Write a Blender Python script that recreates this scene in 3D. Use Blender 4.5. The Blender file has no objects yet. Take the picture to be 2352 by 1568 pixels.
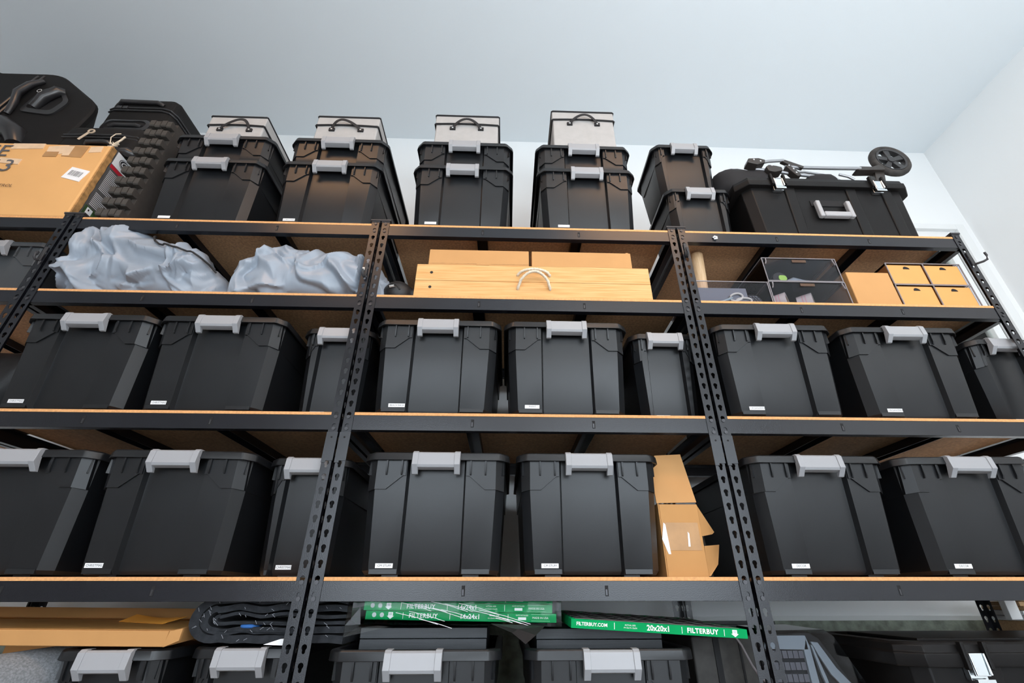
import bpy, bmesh, math, random
from mathutils import Vector, Matrix, noise

# ------------------------------------------------------------------ camera, world, lights, exposure
SC = bpy.context.scene
COL = SC.collection
def R3(rx, ry, rz):
    return (Matrix.Rotation(rz, 3, 'Z') @ Matrix.Rotation(rx, 3, 'X') @ Matrix.Rotation(ry, 3, 'Y'))
cam_d = bpy.data.cameras.new('camera'); cam = bpy.data.objects.new('camera', cam_d); COL.objects.link(cam)
A = R3(0.5082, 0.0013, -0.0344)                       # columns: right, forward, up
cam.matrix_world = Matrix(((A[0][0], A[0][2], -A[0][1], 0.4977), (A[1][0], A[1][2], -A[1][1], -1.386),
                           (A[2][0], A[2][2], -A[2][1], 0.52), (0, 0, 0, 1)))
cam_d.sensor_width = 36.0; cam_d.lens = 1058.51 / 2352 * 36; cam_d.shift_x = -26.29 / 2352
cam_d.clip_start = 0.02
SC.camera = cam

w = bpy.data.worlds.new('sky'); SC.world = w; w.use_nodes = True
bg = w.node_tree.nodes['Background']; bg.inputs[0].default_value = (0.80, 0.90, 1.0, 1); bg.inputs[1].default_value = 9.0

def area(name, loc, rot, sx, sy, power, col, spread=180):
    l = bpy.data.lights.new(name, 'AREA'); l.shape = 'RECTANGLE'; l.size = sx; l.size_y = sy; l.energy = power; l.color = col
    l.spread = math.radians(spread)
    o = bpy.data.objects.new(name, l); o.location = loc; o.rotation_euler = rot; COL.objects.link(o); return o
for lx in (-0.9, 1.6):                               # two warm ceiling can lights in front of the racks
    area('can_light', (lx, -1.50, 3.32), (0, 0, 0), 1.0, 0.7, 24, (1.0, 0.52, 0.22))
area('shop_light_down', (1.4, -2.9, 2.9), (0, 0, 0), 1.6, 0.25, 15, (1.0, 0.98, 0.95))
area('ceiling_fill_up', (1.7, -2.4, 1.0), (math.pi, 0, 0), 2.0, 1.0, 100, (0.93, 0.97, 1.0))  # unseen upward fill, added to brighten the ceiling and right wall

SC.view_settings.view_transform = 'Standard'; SC.view_settings.look = 'None'
SC.view_settings.exposure = -0.38; SC.view_settings.gamma = 1.0
SC.view_settings.use_curve_mapping = False
random.seed(4)

# ------------------------------------------------------------------ materials
def srgb(r, g, b):
    f = lambda c: ((c / 255 + 0.055) / 1.055) ** 2.4 if c > 10 else c / 255 / 12.92
    return (f(r), f(g), f(b))
def mat(name, col, rough=0.5, metal=0.0, spec=0.5, bump=0.0, bscale=400.0, var=0.0, vscale=6.0, col2=None, stretch=None, coat=0.0, emit=0):
    m = bpy.data.materials.new(name); m.use_nodes = True; nt = m.node_tree; b = nt.nodes['Principled BSDF']
    b.inputs['Base Color'].default_value = (*col, 1); b.inputs['Roughness'].default_value = rough
    b.inputs['Metallic'].default_value = metal; b.inputs['Specular IOR Level'].default_value = spec
    b.inputs['Coat Weight'].default_value = coat
    tc = nt.nodes.new('ShaderNodeTexCoord')
    if var or col2:
        mp = nt.nodes.new('ShaderNodeMapping'); nt.links.new(tc.outputs['Object'], mp.inputs[0])
        if stretch: mp.inputs['Scale'].default_value = stretch
        n = nt.nodes.new('ShaderNodeTexNoise'); n.inputs['Scale'].default_value = vscale; n.inputs['Detail'].default_value = 5
        nt.links.new(mp.outputs[0], n.inputs[0])
        r = nt.nodes.new('ShaderNodeValToRGB'); c2 = col2 or tuple(c * (1 - var) for c in col); c1 = col if col2 else tuple(min(1, c * (1 + var)) for c in col)
        r.color_ramp.elements[0].position = 0.32; r.color_ramp.elements[1].position = 0.68
        r.color_ramp.elements[0].color = (*c2, 1); r.color_ramp.elements[1].color = (*c1, 1)
        nt.links.new(n.outputs[0], r.inputs[0]); nt.links.new(r.outputs[0], b.inputs['Base Color'])
    if bump:
        n2 = nt.nodes.new('ShaderNodeTexNoise'); n2.inputs['Scale'].default_value = bscale; n2.inputs['Detail'].default_value = 2
        nt.links.new(tc.outputs['Object'], n2.inputs[0])
        bp = nt.nodes.new('ShaderNodeBump'); bp.inputs['Strength'].default_value = bump; bp.inputs['Distance'].default_value = 0.001
        nt.links.new(n2.outputs[0], bp.inputs['Height']); nt.links.new(bp.outputs[0], b.inputs['Normal'])
    return m
def clear(name, tint, ior=1.25, rough=0.03, amt=1.0):
    m = bpy.data.materials.new(name); m.use_nodes = True; nt = m.node_tree; nt.nodes.clear()
    out = nt.nodes.new('ShaderNodeOutputMaterial'); mix = nt.nodes.new('ShaderNodeMixShader')
    tr = nt.nodes.new('ShaderNodeBsdfTransparent'); tr.inputs[0].default_value = (*tint, 1)
    gl = nt.nodes.new('ShaderNodeBsdfGlossy'); gl.inputs['Roughness'].default_value = rough
    fr = nt.nodes.new('ShaderNodeFresnel'); fr.inputs[0].default_value = ior
    nt.links.new(fr.outputs[0], mix.inputs[0]); nt.links.new(tr.outputs[0], mix.inputs[1]); nt.links.new(gl.outputs[0], mix.inputs[2])
    nt.links.new(mix.outputs[0], out.inputs[0]); return m

M_bin = mat('black_bin_plastic', (0.007, 0.008, 0.0095), 0.36, spec=0.48, bump=0.10, bscale=900, var=0.12, vscale=9)
M_bin_grey = mat('charcoal_bin_plastic', (0.05, 0.055, 0.06), 0.5, bump=0.10, bscale=900)
M_latch = mat('grey_latch_plastic', (0.33, 0.335, 0.35), 0.38, bump=0.04, bscale=900)
M_steel = mat('black_powder_coat', (0.008, 0.009, 0.013), 0.25, spec=0.5, bump=0.22, bscale=420, var=0.1, vscale=5)
M_splice = mat('black_steel_splice', (0.028, 0.030, 0.034), 0.33, metal=0.3, spec=0.6, bump=0.1, bscale=300)
M_rivet = mat('dark_rivet', (0.06, 0.06, 0.065), 0.35, metal=0.6)
M_cap = mat('black_cap_plastic', (0.03, 0.03, 0.033), 0.55)
M_slot = mat('slot_interior', (0.004, 0.004, 0.005), 0.8)
M_board = mat('particle_board', (0.55, 0.32, 0.165), 0.75, var=0.22, vscale=120, bump=0.25, bscale=300)
M_edge = mat('particle_board_edge', (0.70, 0.36, 0.15), 0.8, spec=0.2, var=0.12, vscale=160)
M_card = mat('kraft_cardboard', (0.52, 0.27, 0.10), 0.8, spec=0.2, var=0.07, vscale=5, bump=0.05, bscale=150)
M_card_l = mat('pale_kraft_cardboard', (0.56, 0.30, 0.12), 0.8, spec=0.2, var=0.05, vscale=6, bump=0.05, bscale=150)
M_card_o = mat('golden_kraft_cardboard', (0.75, 0.42, 0.165), 0.75, spec=0.25, var=0.05, vscale=4, bump=0.05, bscale=120)
M_card_d = mat('worn_inner_cardboard', (0.42, 0.22, 0.075), 0.8, var=0.35, vscale=40)
M_tape = mat('glossy_packing_tape', (0.44, 0.24, 0.095), 0.38, spec=0.35, var=0.1, vscale=20, bump=0.3, bscale=60)
M_tape_p = mat('pale_packing_tape', (0.78, 0.56, 0.36), 0.3, spec=0.6, var=0.1, vscale=25, bump=0.3, bscale=60)
M_tape_b = mat('brown_packing_tape', (0.43, 0.235, 0.075), 0.3, spec=0.6, var=0.14, vscale=14, stretch=(1, 6, 6))
M_orange = mat('orange_paper', (0.95, 0.42, 0.06), 0.6)
M_white = mat('white_paper', (0.86, 0.87, 0.88), 0.6)
M_ink = mat('black_ink', (0.03, 0.03, 0.035), 0.7)
M_greyink = mat('grey_ink', (0.10, 0.10, 0.11), 0.7)
M_brownink = mat('brown_ink', (0.09, 0.055, 0.035), 0.7)
M_red = mat('red_print', (0.55, 0.02, 0.04), 0.5)
M_panel = mat('dark_grey_print', (0.10, 0.095, 0.095), 0.5)
M_leaf = mat('dark_green_print', (0.04, 0.09, 0.03), 0.6, var=0.5, vscale=60)
M_wood = mat('pine_plank', (0.74, 0.46, 0.20), 0.55, spec=0.3, vscale=14, col2=(0.62, 0.31, 0.10), stretch=(0.45, 8, 12), bump=0.05)
M_wood_e = mat('plywood_deck', (0.72, 0.52, 0.30), 0.6, var=0.15, vscale=50)
M_rope = mat('beige_rope', (0.72, 0.62, 0.48), 0.85, var=0.15, vscale=120)
M_screw = mat('black_screw', (0.02, 0.02, 0.02), 0.4, metal=0.4)
M_fabric = mat('light_grey_canvas', (0.44, 0.43, 0.42), 0.9, spec=0.2, bump=0.35, bscale=1200, var=0.04, vscale=30)
M_pipe = mat('black_webbing', (0.012, 0.012, 0.014), 0.7, bump=0.2, bscale=900)
M_chrome = mat('bright_metal', (0.80, 0.84, 0.86), 0.18, metal=1.0)
M_eye = mat('steel_eyelet', (0.8, 0.8, 0.8), 0.3, metal=0.8)
M_case = mat('black_nylon_luggage', (0.008, 0.0075, 0.0075), 0.7, spec=0.25, bump=0.5, bscale=900, var=0.15, vscale=30)
M_case_p = mat('black_luggage_plastic', (0.022, 0.022, 0.024), 0.28, spec=0.6)
M_foam = mat('black_eva_foam', (0.040, 0.033, 0.028), 0.85, bump=0.5, bscale=500, var=0.1, vscale=40)
M_foam_c = mat('cut_foam_edge', (0.055, 0.050, 0.044), 0.9, bump=0.4, bscale=400)
M_trunk = mat('black_trunk_plastic', (0.008, 0.0075, 0.0075), 0.40, spec=0.18, bump=0.12, bscale=700, var=0.1, vscale=12)
M_ltgrey = mat('light_grey_handle', (0.36, 0.36, 0.37), 0.45)
M_tube = mat('silver_grey_tube', (0.36, 0.37, 0.39), 0.32, metal=0.7)
M_rubber = mat('dusty_rubber_tyre', (0.035, 0.032, 0.030), 0.8, var=0.5, vscale=30, bump=0.3, bscale=150)
M_spoke = mat('black_wheel_plastic', (0.025, 0.025, 0.027), 0.4)
M_joint = mat('dark_brown_joint_plastic', (0.030, 0.025, 0.022), 0.35)
M_canvas = mat('black_stroller_canvas', (0.012, 0.012, 0.014), 0.85, bump=0.4, bscale=600)
M_sack = mat('silver_grey_nylon', (0.29, 0.335, 0.395), 0.38, spec=0.6, var=0.05, vscale=10, bump=0.05, bscale=1500)
M_cord = mat('black_cord', (0.012, 0.012, 0.012), 0.6)
M_bag = mat('black_nylon_bag', (0.010, 0.010, 0.011), 0.5, bump=0.3, bscale=300)
M_acry = clear('clear_acrylic', (0.86, 0.85, 0.88), 1.20, 0.04)
M_acry_e = mat('acrylic_edge', (0.22, 0.20, 0.21), 0.2, spec=0.7)
M_smoke = clear('smoked_plastic', (0.56, 0.58, 0.62), 1.4, 0.05)
M_film = clear('plastic_film', (0.93, 0.95, 0.94), 1.38, 0.10)
M_glass = clear('window_glass', (0.90, 0.93, 0.92), 1.35, 0.01)
M_liner = mat('tan_drawer_liner', (0.72, 0.34, 0.10), 0.65, var=0.04)
M_slate = mat('slate_sheet', (0.20, 0.22, 0.24), 0.5)
M_ivory = mat('ivory_plastic', (0.66, 0.66, 0.58), 0.4)
M_bluegrey = mat('blue_grey_plastic', (0.26, 0.33, 0.36), 0.4)
M_lime = mat('lime_plastic', (0.42, 0.75, 0.12), 0.35)
M_taperoll = mat('cream_tape_roll', (0.72, 0.67, 0.62), 0.35)
M_pinkline = mat('pink_tape_stripe', (0.75, 0.45, 0.45), 0.4)
M_slotb = mat('brown_slot', (0.09, 0.05, 0.03), 0.8)
M_core = mat('roll_core', (0.40, 0.27, 0.16), 0.8)
M_birch = mat('birch_wood', (0.72, 0.50, 0.30), 0.55, col2=(0.60, 0.38, 0.20), vscale=20, stretch=(10, 10, 1))
M_green = mat('green_filter_card', (0.0, 0.29, 0.085), 0.65, spec=0.1, var=0.05, vscale=30)
M_dkgreen = mat('dark_green_filter_card', (0.0, 0.16, 0.07), 0.5)
M_mesh = mat('grey_pleated_media', (0.11, 0.10, 0.095), 0.9, var=0.3, vscale=60, bump=0.6, bscale=300)
M_wire = mat('filter_wire', (0.25, 0.24, 0.23), 0.4, metal=0.5)
M_felt = mat('black_moving_blanket', (0.020, 0.022, 0.026), 0.95, bump=0.8, bscale=350, var=0.3, vscale=60)
M_thread = mat('white_thread', (0.32, 0.33, 0.36), 0.7)
M_blue = mat('blue_cloth', (0.03, 0.14, 0.42), 0.7)
M_carpet = mat('grey_carpet_back', (0.19, 0.20, 0.21), 0.95, var=0.28, vscale=220, bump=0.8, bscale=500)
M_carpet_e = mat('beige_roll_end', (0.52, 0.42, 0.31), 0.95, var=0.1, vscale=160)
M_blackwood = mat('black_stained_wood', (0.030, 0.034, 0.039), 0.45, vscale=20, col2=(0.020, 0.023, 0.027), stretch=(0.6, 8, 14), bump=0.15)
M_umber = mat('dusty_dark_plastic', (0.032, 0.030, 0.027), 0.7, var=0.4, vscale=25)
M_frame = mat('pale_grey_frame', (0.50, 0.55, 0.56), 0.4)
M_cell = mat('clear_grey_cell', (0.22, 0.21, 0.22), 0.2, spec=0.8)
M_wall = mat('white_wall_paint', (0.87, 0.89, 0.895), 0.65, bump=0.05, bscale=120)
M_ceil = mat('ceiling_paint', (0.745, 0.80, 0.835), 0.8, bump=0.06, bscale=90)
M_trim = mat('white_gloss_trim', (0.82, 0.84, 0.84), 0.4)
M_seal = mat('dark_window_seal', (0.03, 0.03, 0.03), 0.7)
M_conc = mat('mossy_concrete', (0.30, 0.34, 0.28), 0.9, var=0.3, vscale=30, bump=0.8, bscale=120)
M_floor = mat('garage_floor_coating', (0.38, 0.38, 0.38), 0.22, var=0.1, vscale=3)
M_drive = mat('driveway_concrete', (0.45, 0.45, 0.44), 0.8, var=0.1, vscale=2)
M_hedge = mat('hedge_leaves', (0.10, 0.13, 0.07), 0.8, var=0.5, vscale=25)
M_lumber = mat('sawn_lumber', (0.55, 0.36, 0.19), 0.75, vscale=20, col2=(0.42, 0.26, 0.13), stretch=(1, 12, 12))

# ------------------------------------------------------------------ mesh helpers
class MB:
    def __init__(s): s.v = []; s.f = []; s.mi = []
    def add(s, vs, fs, mi=0):
        n = len(s.v); s.v += [tuple(p) for p in vs]; s.f += [tuple(i + n for i in f) for f in fs]; s.mi += [mi] * len(fs); return s
    def box(s, x0, x1, y0, y1, z0, z1, mi=0, mtx=None):
        vs = [(x, y, z) for z in (z0, z1) for y in (y0, y1) for x in (x0, x1)]
        if mtx: vs = [tuple(mtx @ Vector(p)) for p in vs]
        return s.add(vs, [(0, 2, 3, 1), (4, 5, 7, 6), (0, 1, 5, 4), (2, 6, 7, 3), (0, 4, 6, 2), (1, 3, 7, 5)], mi)
    def prism(s, poly, axis, a, b, mi=0):
        # poly: 2-D points. axis 'x' -> (y,z), 'y' -> (x,z), 'z' -> (x,y)
        def P(p, t): return {'x': (t, p[0], p[1]), 'y': (p[0], t, p[1]), 'z': (p[0], p[1], t)}[axis]
        n = len(poly); vs = [P(p, a) for p in poly] + [P(p, b) for p in poly]
        fs = [(i, (i + 1) % n, (i + 1) % n + n, i + n) for i in range(n)] + [tuple(reversed(range(n))), tuple(range(n, 2 * n))]
        ar = sum(poly[i][0] * poly[(i + 1) % n][1] - poly[(i + 1) % n][0] * poly[i][1] for i in range(n))
        flip = (ar < 0) ^ (axis == 'y') ^ (b < a)
        if flip: fs = [tuple(reversed(f)) for f in fs]
        return s.add(vs, fs, mi)
    def loft(s, rings, cap0=True, cap1=True, mi=0, closed=True):
        n = len(rings[0]); vs = [p for r in rings for p in r]; fs = []
        for k in range(len(rings) - 1):
            for i in range(n if closed else n - 1):
                j = (i + 1) % n; fs.append((k * n + i, k * n + j, (k + 1) * n + j, (k + 1) * n + i))
        if cap0: fs.append(tuple(reversed(range(n))))
        if cap1: fs.append(tuple((len(rings) - 1) * n + i for i in range(n)))
        return s.add(vs, fs, mi)
    def tube(s, path, r, n=10, mi=0, cap=True):
        path = [Vector(p) for p in path]; rings = []; up = Vector((0.13, 0.21, 0.97))
        rs = r if isinstance(r, (list, tuple)) else [r] * len(path)
        for i, p in enumerate(path):
            t = (path[min(i + 1, len(path) - 1)] - path[max(i - 1, 0)]).normalized()
            if abs(t.dot(up)) > 0.95: up = Vector((0.9, 0.3, 0.1))
            a = t.cross(up).normalized(); b = t.cross(a).normalized()
            rings.append([tuple(p + (a * math.cos(2 * math.pi * k / n) + b * math.sin(2 * math.pi * k / n)) * rs[i]) for k in range(n)])
        return s.loft(rings, cap, cap, mi)
    def disc(s, c, r, y0, y1, n=16, mi=0):          # short cylinder along Y
        poly = [(c[0] + r * math.cos(2 * math.pi * k / n), c[1] + r * math.sin(2 * math.pi * k / n)) for k in range(n)]
        return s.prism(poly, 'y', y0, y1, mi)
    def mesh(s, name, mats, smooth=None, fix=True):
        me = bpy.data.meshes.new(name); me.from_pydata(s.v, [], s.f)
        for m in (mats if isinstance(mats, (list, tuple)) else [mats]): me.materials.append(m)
        me.polygons.foreach_set('material_index', s.mi)
        if fix:
            bm = bmesh.new(); bm.from_mesh(me); bmesh.ops.recalc_face_normals(bm, faces=bm.faces); bm.to_mesh(me); bm.free()
        if smooth is not None:
            me.polygons.foreach_set('use_smooth', [True] * len(me.polygons)); me.set_sharp_from_angle(angle=math.radians(smooth))
        me.update(); return me
    def build(s, name, mats, parent=None, bevel=0, seg=2, smooth=35, fix=True, loc=None):
        o = link(name, s.mesh(name, mats, smooth, fix), parent)
        if bevel: add_bevel(o, bevel, seg)
        if loc: o.location = loc
        return o
def add_bevel(o, wdt, seg=2):
    b = o.modifiers.new('edge', 'BEVEL'); b.width = wdt; b.segments = seg; b.limit_method = 'ANGLE'; b.angle_limit = math.radians(40); b.harden_normals = True
def link(name, me, parent=None):
    o = bpy.data.objects.new(name, me); COL.objects.link(o)
    if parent: o.parent = parent
    return o
def tag(o, label, cat, group=None):
    o['label'] = label; o['category'] = cat
    if group: o['group'] = group
    return o
def thing(name, label, cat, loc=(0, 0, 0), rotz=0, group=None):
    o = bpy.data.objects.new(name, None); COL.objects.link(o); o.location = loc; o.rotation_euler = (0, 0, rotz); o.empty_display_size = 0.05
    return tag(o, label, cat, group)
def struct(o): o['kind'] = 'structure'; return o
def stuff(o): o['kind'] = 'stuff'; return o
def share(o, parent=None, name=None):
    c = o.copy(); COL.objects.link(c); c.parent = parent
    return c
_tc = {}
def text_mesh(txt, size, italic=0.0, bold=0.0, spacing=1.0):
    key = (txt, size, italic, bold, spacing)
    if key not in _tc:
        cu = bpy.data.curves.new('t', 'FONT'); cu.body = txt; cu.size = size; cu.shear = italic; cu.offset = bold; cu.space_character = spacing
        cu.align_x = 'CENTER'; cu.align_y = 'CENTER'; cu.resolution_u = 2
        o = bpy.data.objects.new('t', cu); COL.objects.link(o); bpy.context.view_layer.update()
        me = bpy.data.meshes.new_from_object(o.evaluated_get(bpy.context.evaluated_depsgraph_get()))
        _tc[key] = ([tuple(v.co) for v in me.vertices], [tuple(p.vertices) for p in me.polygons])
        bpy.data.objects.remove(o); bpy.data.meshes.remove(me)
    return _tc[key]
def put_text(mb, txt, size, fn, mi=0, **k):
    vs, fs = text_mesh(txt, size, **k); mb.add([fn(x, y) for x, y, _ in vs], fs, mi)

# ------------------------------------------------------------------ setting
CZ = 3.347; XW = 3.490; YW = 0.78
struct(MB().box(-4.6, XW + 0.3, -3.7, YW + 0.2, -0.1, 0).build('floor', M_floor))
struct(MB().box(-9, 8, -16, -3.7, -0.12, -0.02).build('driveway', M_drive))
struct(MB().box(-4.6, XW, -3.6, YW, CZ, CZ + 0.1).build('ceiling', M_ceil))
struct(MB().box(XW, XW + 0.12, -3.6, YW + 0.12, 0, CZ + 0.1).build('wall_right', M_wall))
struct(MB().box(-4.72, -4.6, -3.6, YW + 0.12, 0, CZ + 0.1).build('wall_left', M_wall))
fw = MB(); fw.box(-4.6, XW, -3.72, -3.6, 2.1, CZ + 0.1); fw.box(-4.6, -1.35, -3.72, -3.6, 0, 2.1); fw.box(0.25, 0.85, -3.72, -3.6, 0, 2.1); fw.box(2.9, XW, -3.72, -3.6, 0, 2.1)
struct(fw.build('wall_front', M_wall))
WX0, WX1, WZ0, WZ1 = 2.42, 3.376, 1.05, 2.596      # window opening
wb = MB()
wb.box(-4.6, WX0, YW, YW + 0.12, 0.45, CZ); wb.box(WX1, XW, YW, YW + 0.12, 0.45, CZ)
wb.box(WX0, WX1, YW, YW + 0.12, WZ1, CZ); wb.box(WX0, WX1, YW, YW + 0.12, 0.45, WZ0)
struct(wb.build('wall_back', M_wall))
struct(MB().box(-4.6, XW, YW - 0.03, YW + 0.2, 0, 0.4393).build('trim_1', M_conc, smooth=None))   # concrete footing below the wall
bb = MB(); n = 90; top = []; 
for i in range(n + 1):
    x = -4.6 + (XW + 4.6) * i / n
    top.append((x, 0.4393 + 0.0019 * noise.noise((x * 7, 1, 0)) - 0.001))
bb.prism(top + [(XW, 0.4553), (-4.6, 0.4553)], 'y', YW - 0.014, YW + 0.01)
struct(bb.build('baseboard_back', M_trim, smooth=None))
# window_1: casing boards, vinyl frame, seal, pane
win = bpy.data.objects.new('window_1', None); COL.objects.link(win); struct(win)
for a in ((WX1, WX1 + 0.056, WZ0 - 0.05, WZ1 + 0.045), (WX0 - 0.052, WX0, WZ0 - 0.05, WZ1 + 0.042), (WX0, WX1, WZ1, WZ1 + 0.045), (WX0, WX1, WZ0 - 0.05, WZ0)):
    MB().box(a[0], a[1], YW - 0.018, YW + 0.001, a[2], a[3]).build('casing', M_trim, win, 0.004)
def ring(name, x0, x1, z0, z1, t, y0, y1, m, bev=0.003):
    b = MB(); b.box(x0, x0 + t, y0, y1, z0, z1); b.box(x1 - t, x1, y0, y1, z0, z1); b.box(x0 + t, x1 - t, y0, y1, z1 - t, z1); b.box(x0 + t, x1 - t, y0, y1, z0, z0 + t)
    return b.build(name, m, win, bev)
ring('window_frame', WX0, WX1, WZ0, WZ1, 0.052, YW + 0.006, YW + 0.075, M_trim)
ring('seal', WX0 + 0.052, WX1 - 0.052, WZ0 + 0.052, WZ1 - 0.052, 0.012, YW + 0.016, YW + 0.06, M_seal, 0)
ring('sash', WX0 + 0.064, WX1 - 0.064, WZ0 + 0.064, WZ1 - 0.064, 0.05, YW + 0.008, YW + 0.06, M_trim)
MB().box(WX0 + 0.11, WX1 - 0.11, YW + 0.03, YW + 0.036, WZ0 + 0.11, WZ1 - 0.11).build('pane', M_glass, win)
# hedge outside the window
hb = MB(); rings = []
for i in range(25):
    t = i / 24; rr = []
    for k in range(24):
        a = 2 * math.pi * k / 24; y = 1.55 + 0.45 * math.cos(a) ** 1 * (1 if t not in (0, 1) else 0.1); z = 1.5 + 1.55 * math.sin(a) * (1 if t not in (0, 1) else 0.1)
        d = 0.10 * noise.noise((t * 30, y * 6, z * 6)); rr.append((1.6 + 2.6 * t, y + d, z + d))
    rings.append(rr)
hb.loft(rings); tag(hb.build('hedge', M_hedge, smooth=None), 'green hedge seen outside through the window pane', 'hedge')
# white board and lumber by the corner
tag(MB().box(2.303, 2.345, 0.47, 0.495, 0.4515, 1.02).build('trim_board', M_trim, bevel=0.002), 'white painted board edge under the lowest shelf by the wall corner', 'board')
lb = thing('lumber_stack', 'stacked tan and white planks beside the white painted board', 'lumber', (2.355, 0.52, 0.0))
for k, (z0, z1, m) in enumerate(((0.447, 0.462, M_trim), (0.463, 0.479, M_trim), (0.480, 0.492, M_lumber), (0.493, 0.508, M_lumber), (0.509, 0.535, M_lumber))):
    MB().box(0.0, 0.75, -0.06 + 0.01 * (k % 2), 0.11, z0, z1).build('plank', m, lb, 0.002)
MB().box(0.02, 0.70, -0.03, 0.10, 0.0, 0.446).build('plank', M_lumber, lb, 0.002)

# ------------------------------------------------------------------ shelving racks
P = 0.0381; ZK = lambda k: 1.815 - k * P
S = [1.8165, 1.4775, 1.0303, 0.5701, 0.113]; KS = [0, 9, 21, 33, 45]
HW = 0.0155; DEPTH = 0.60
def keyhole_pts(angles):
    out = []
    for a in angles:
        dx, dz = math.cos(a), math.sin(a); best = 0
        for i in range(160):
            t = i * 0.00012; x, z = dx * t, dz * t + 0.0035     # start from a centre inside the hole
            if (x * x + (z - 0.009) ** 2 <= 0.0068 ** 2) or (abs(x) <= 0.0042 and -0.0010 <= z <= 0.009) or (x * x + (z + 0.0010) ** 2 <= 0.0042 ** 2): best = t
        out.append((dx * best, dz * best + 0.0035))
    return out
ANG = sorted([2 * math.pi * k / 22 for k in range(22)])
def flange(mb, mapf, th):
    # strip with keyholes every pitch; mapf(u, z, d) -> xyz ; u across, d depth
    key = None
    for k in range(48):
        zc = ZK(k) + 0.0035; zt = min(zc + P / 2, 1.828); zb = max(zc - P / 2, 0.0)
        if k == 0: zt = 1.828
        if k == 47: zb = 0.0
        corners = [math.atan2(zz - zc, uu) % (2 * math.pi) for uu, zz in ((HW, zt), (-HW, zt), (-HW, zb), (HW, zb))]
        an = sorted(ANG + corners); hp = keyhole_pts(an) ; n = len(an); rp = []
        for a in an:
            dx, dz = math.cos(a), math.sin(a); ts = []
            if abs(dx) > 1e-9: ts.append(HW / abs(dx))
            if dz > 1e-9: ts.append((zt - zc) / dz)
            if dz < -1e-9: ts.append((zb - zc) / dz)
            t = min(ts); rp.append((dx * t, zc + dz * t))
        hp = [(x, z - 0.0035 + zc) for x, z in hp]
        vs = [mapf(u, z, 0) for u, z in rp] + [mapf(u, z, 0) for u, z in hp] + [mapf(u, z, th) for u, z in hp] + [mapf(u, z, th) for u, z in rp]
        fs = []
        for i in range(n):
            j = (i + 1) % n
            fs += [(i, j, n + j, n + i), (n + i, n + j, 2 * n + j, 2 * n + i), (2 * n + i, 2 * n + j, 3 * n + j, 3 * n + i)]
        mb.add(vs, fs)
    for sgn in (-HW, HW):
        mb.add([mapf(sgn, 0, 0), mapf(sgn, 1.828, 0), mapf(sgn, 1.828, th), mapf(sgn, 0, th)], [(0, 1, 2, 3)])
POST = {}
def post_mesh(sx, sy):
    # corner of the L is at +sx (outer end of the rack); sy=1: face at y=0 going back, sy=-1: face at y=0 going forward
    if (sx, sy) not in POST:
        mb = MB()
        flange(mb, lambda u, z, d: (u, sy * d, z), 0.0016)
        flange(mb, lambda u, z, d: (sx * (HW - d), sy * (HW + u), z), 0.0016)
        POST[(sx, sy)] = mb.mesh('post', M_steel, None)
    return POST[(sx, sy)]
# small shared meshes
cap_m = MB().box(-HW - 0.004, HW + 0.004, -0.004, 0.034, 1.829, 1.836).box(-HW - 0.001, HW + 0.001, -0.001, 0.032, 1.822, 1.829).mesh('post_cap', M_cap)
spl = MB().box(-HW - 0.001, HW + 0.001, -0.0022, -0.0002, 0.878, 0.965).box(-HW - 0.001, -HW + 0.012, -0.0022, -0.0002, 0.872, 0.878).disc((0, 0.949), 0.0030, -0.0030, -0.002, 10, 1)
spl_m = spl.mesh('splice_plate', [M_splice, M_slot], 35)
rv = MB()
for k in KS:
    for q in (0, 1): rv.disc((0, ZK(k + q) - 0.0005), 0.0056, -0.0022, 0.004, 12)
rv_m = rv.mesh('rivets', M_rivet, 35)
RACKS = [(-2.366, -1.2221), (-1.1832, -0.0389), (0.0, 1.1443), (1.1832, 2.3275)]
RL = ['black steel shelving rack under the suitcases and the worn golden box',
      'black steel shelving rack holding the two silver grey sacks on its second shelf',
      'black steel shelving rack holding the rope-handled pine boards on its second shelf',
      'black steel shelving rack nearest the window, with the clear drawers on its second shelf']
def profile(f, s):       # Z-section, f: front y, s: board top
    return [(f, s - 0.0095), (f + 0.020, s - 0.0095), (f + 0.020, s - 0.0110), (f + 0.0015, s - 0.0110), (f + 0.0015, s - 0.0555), (f + 0.022, s - 0.0555), (f + 0.022, s - 0.0570), (f, s - 0.0570)]
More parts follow.
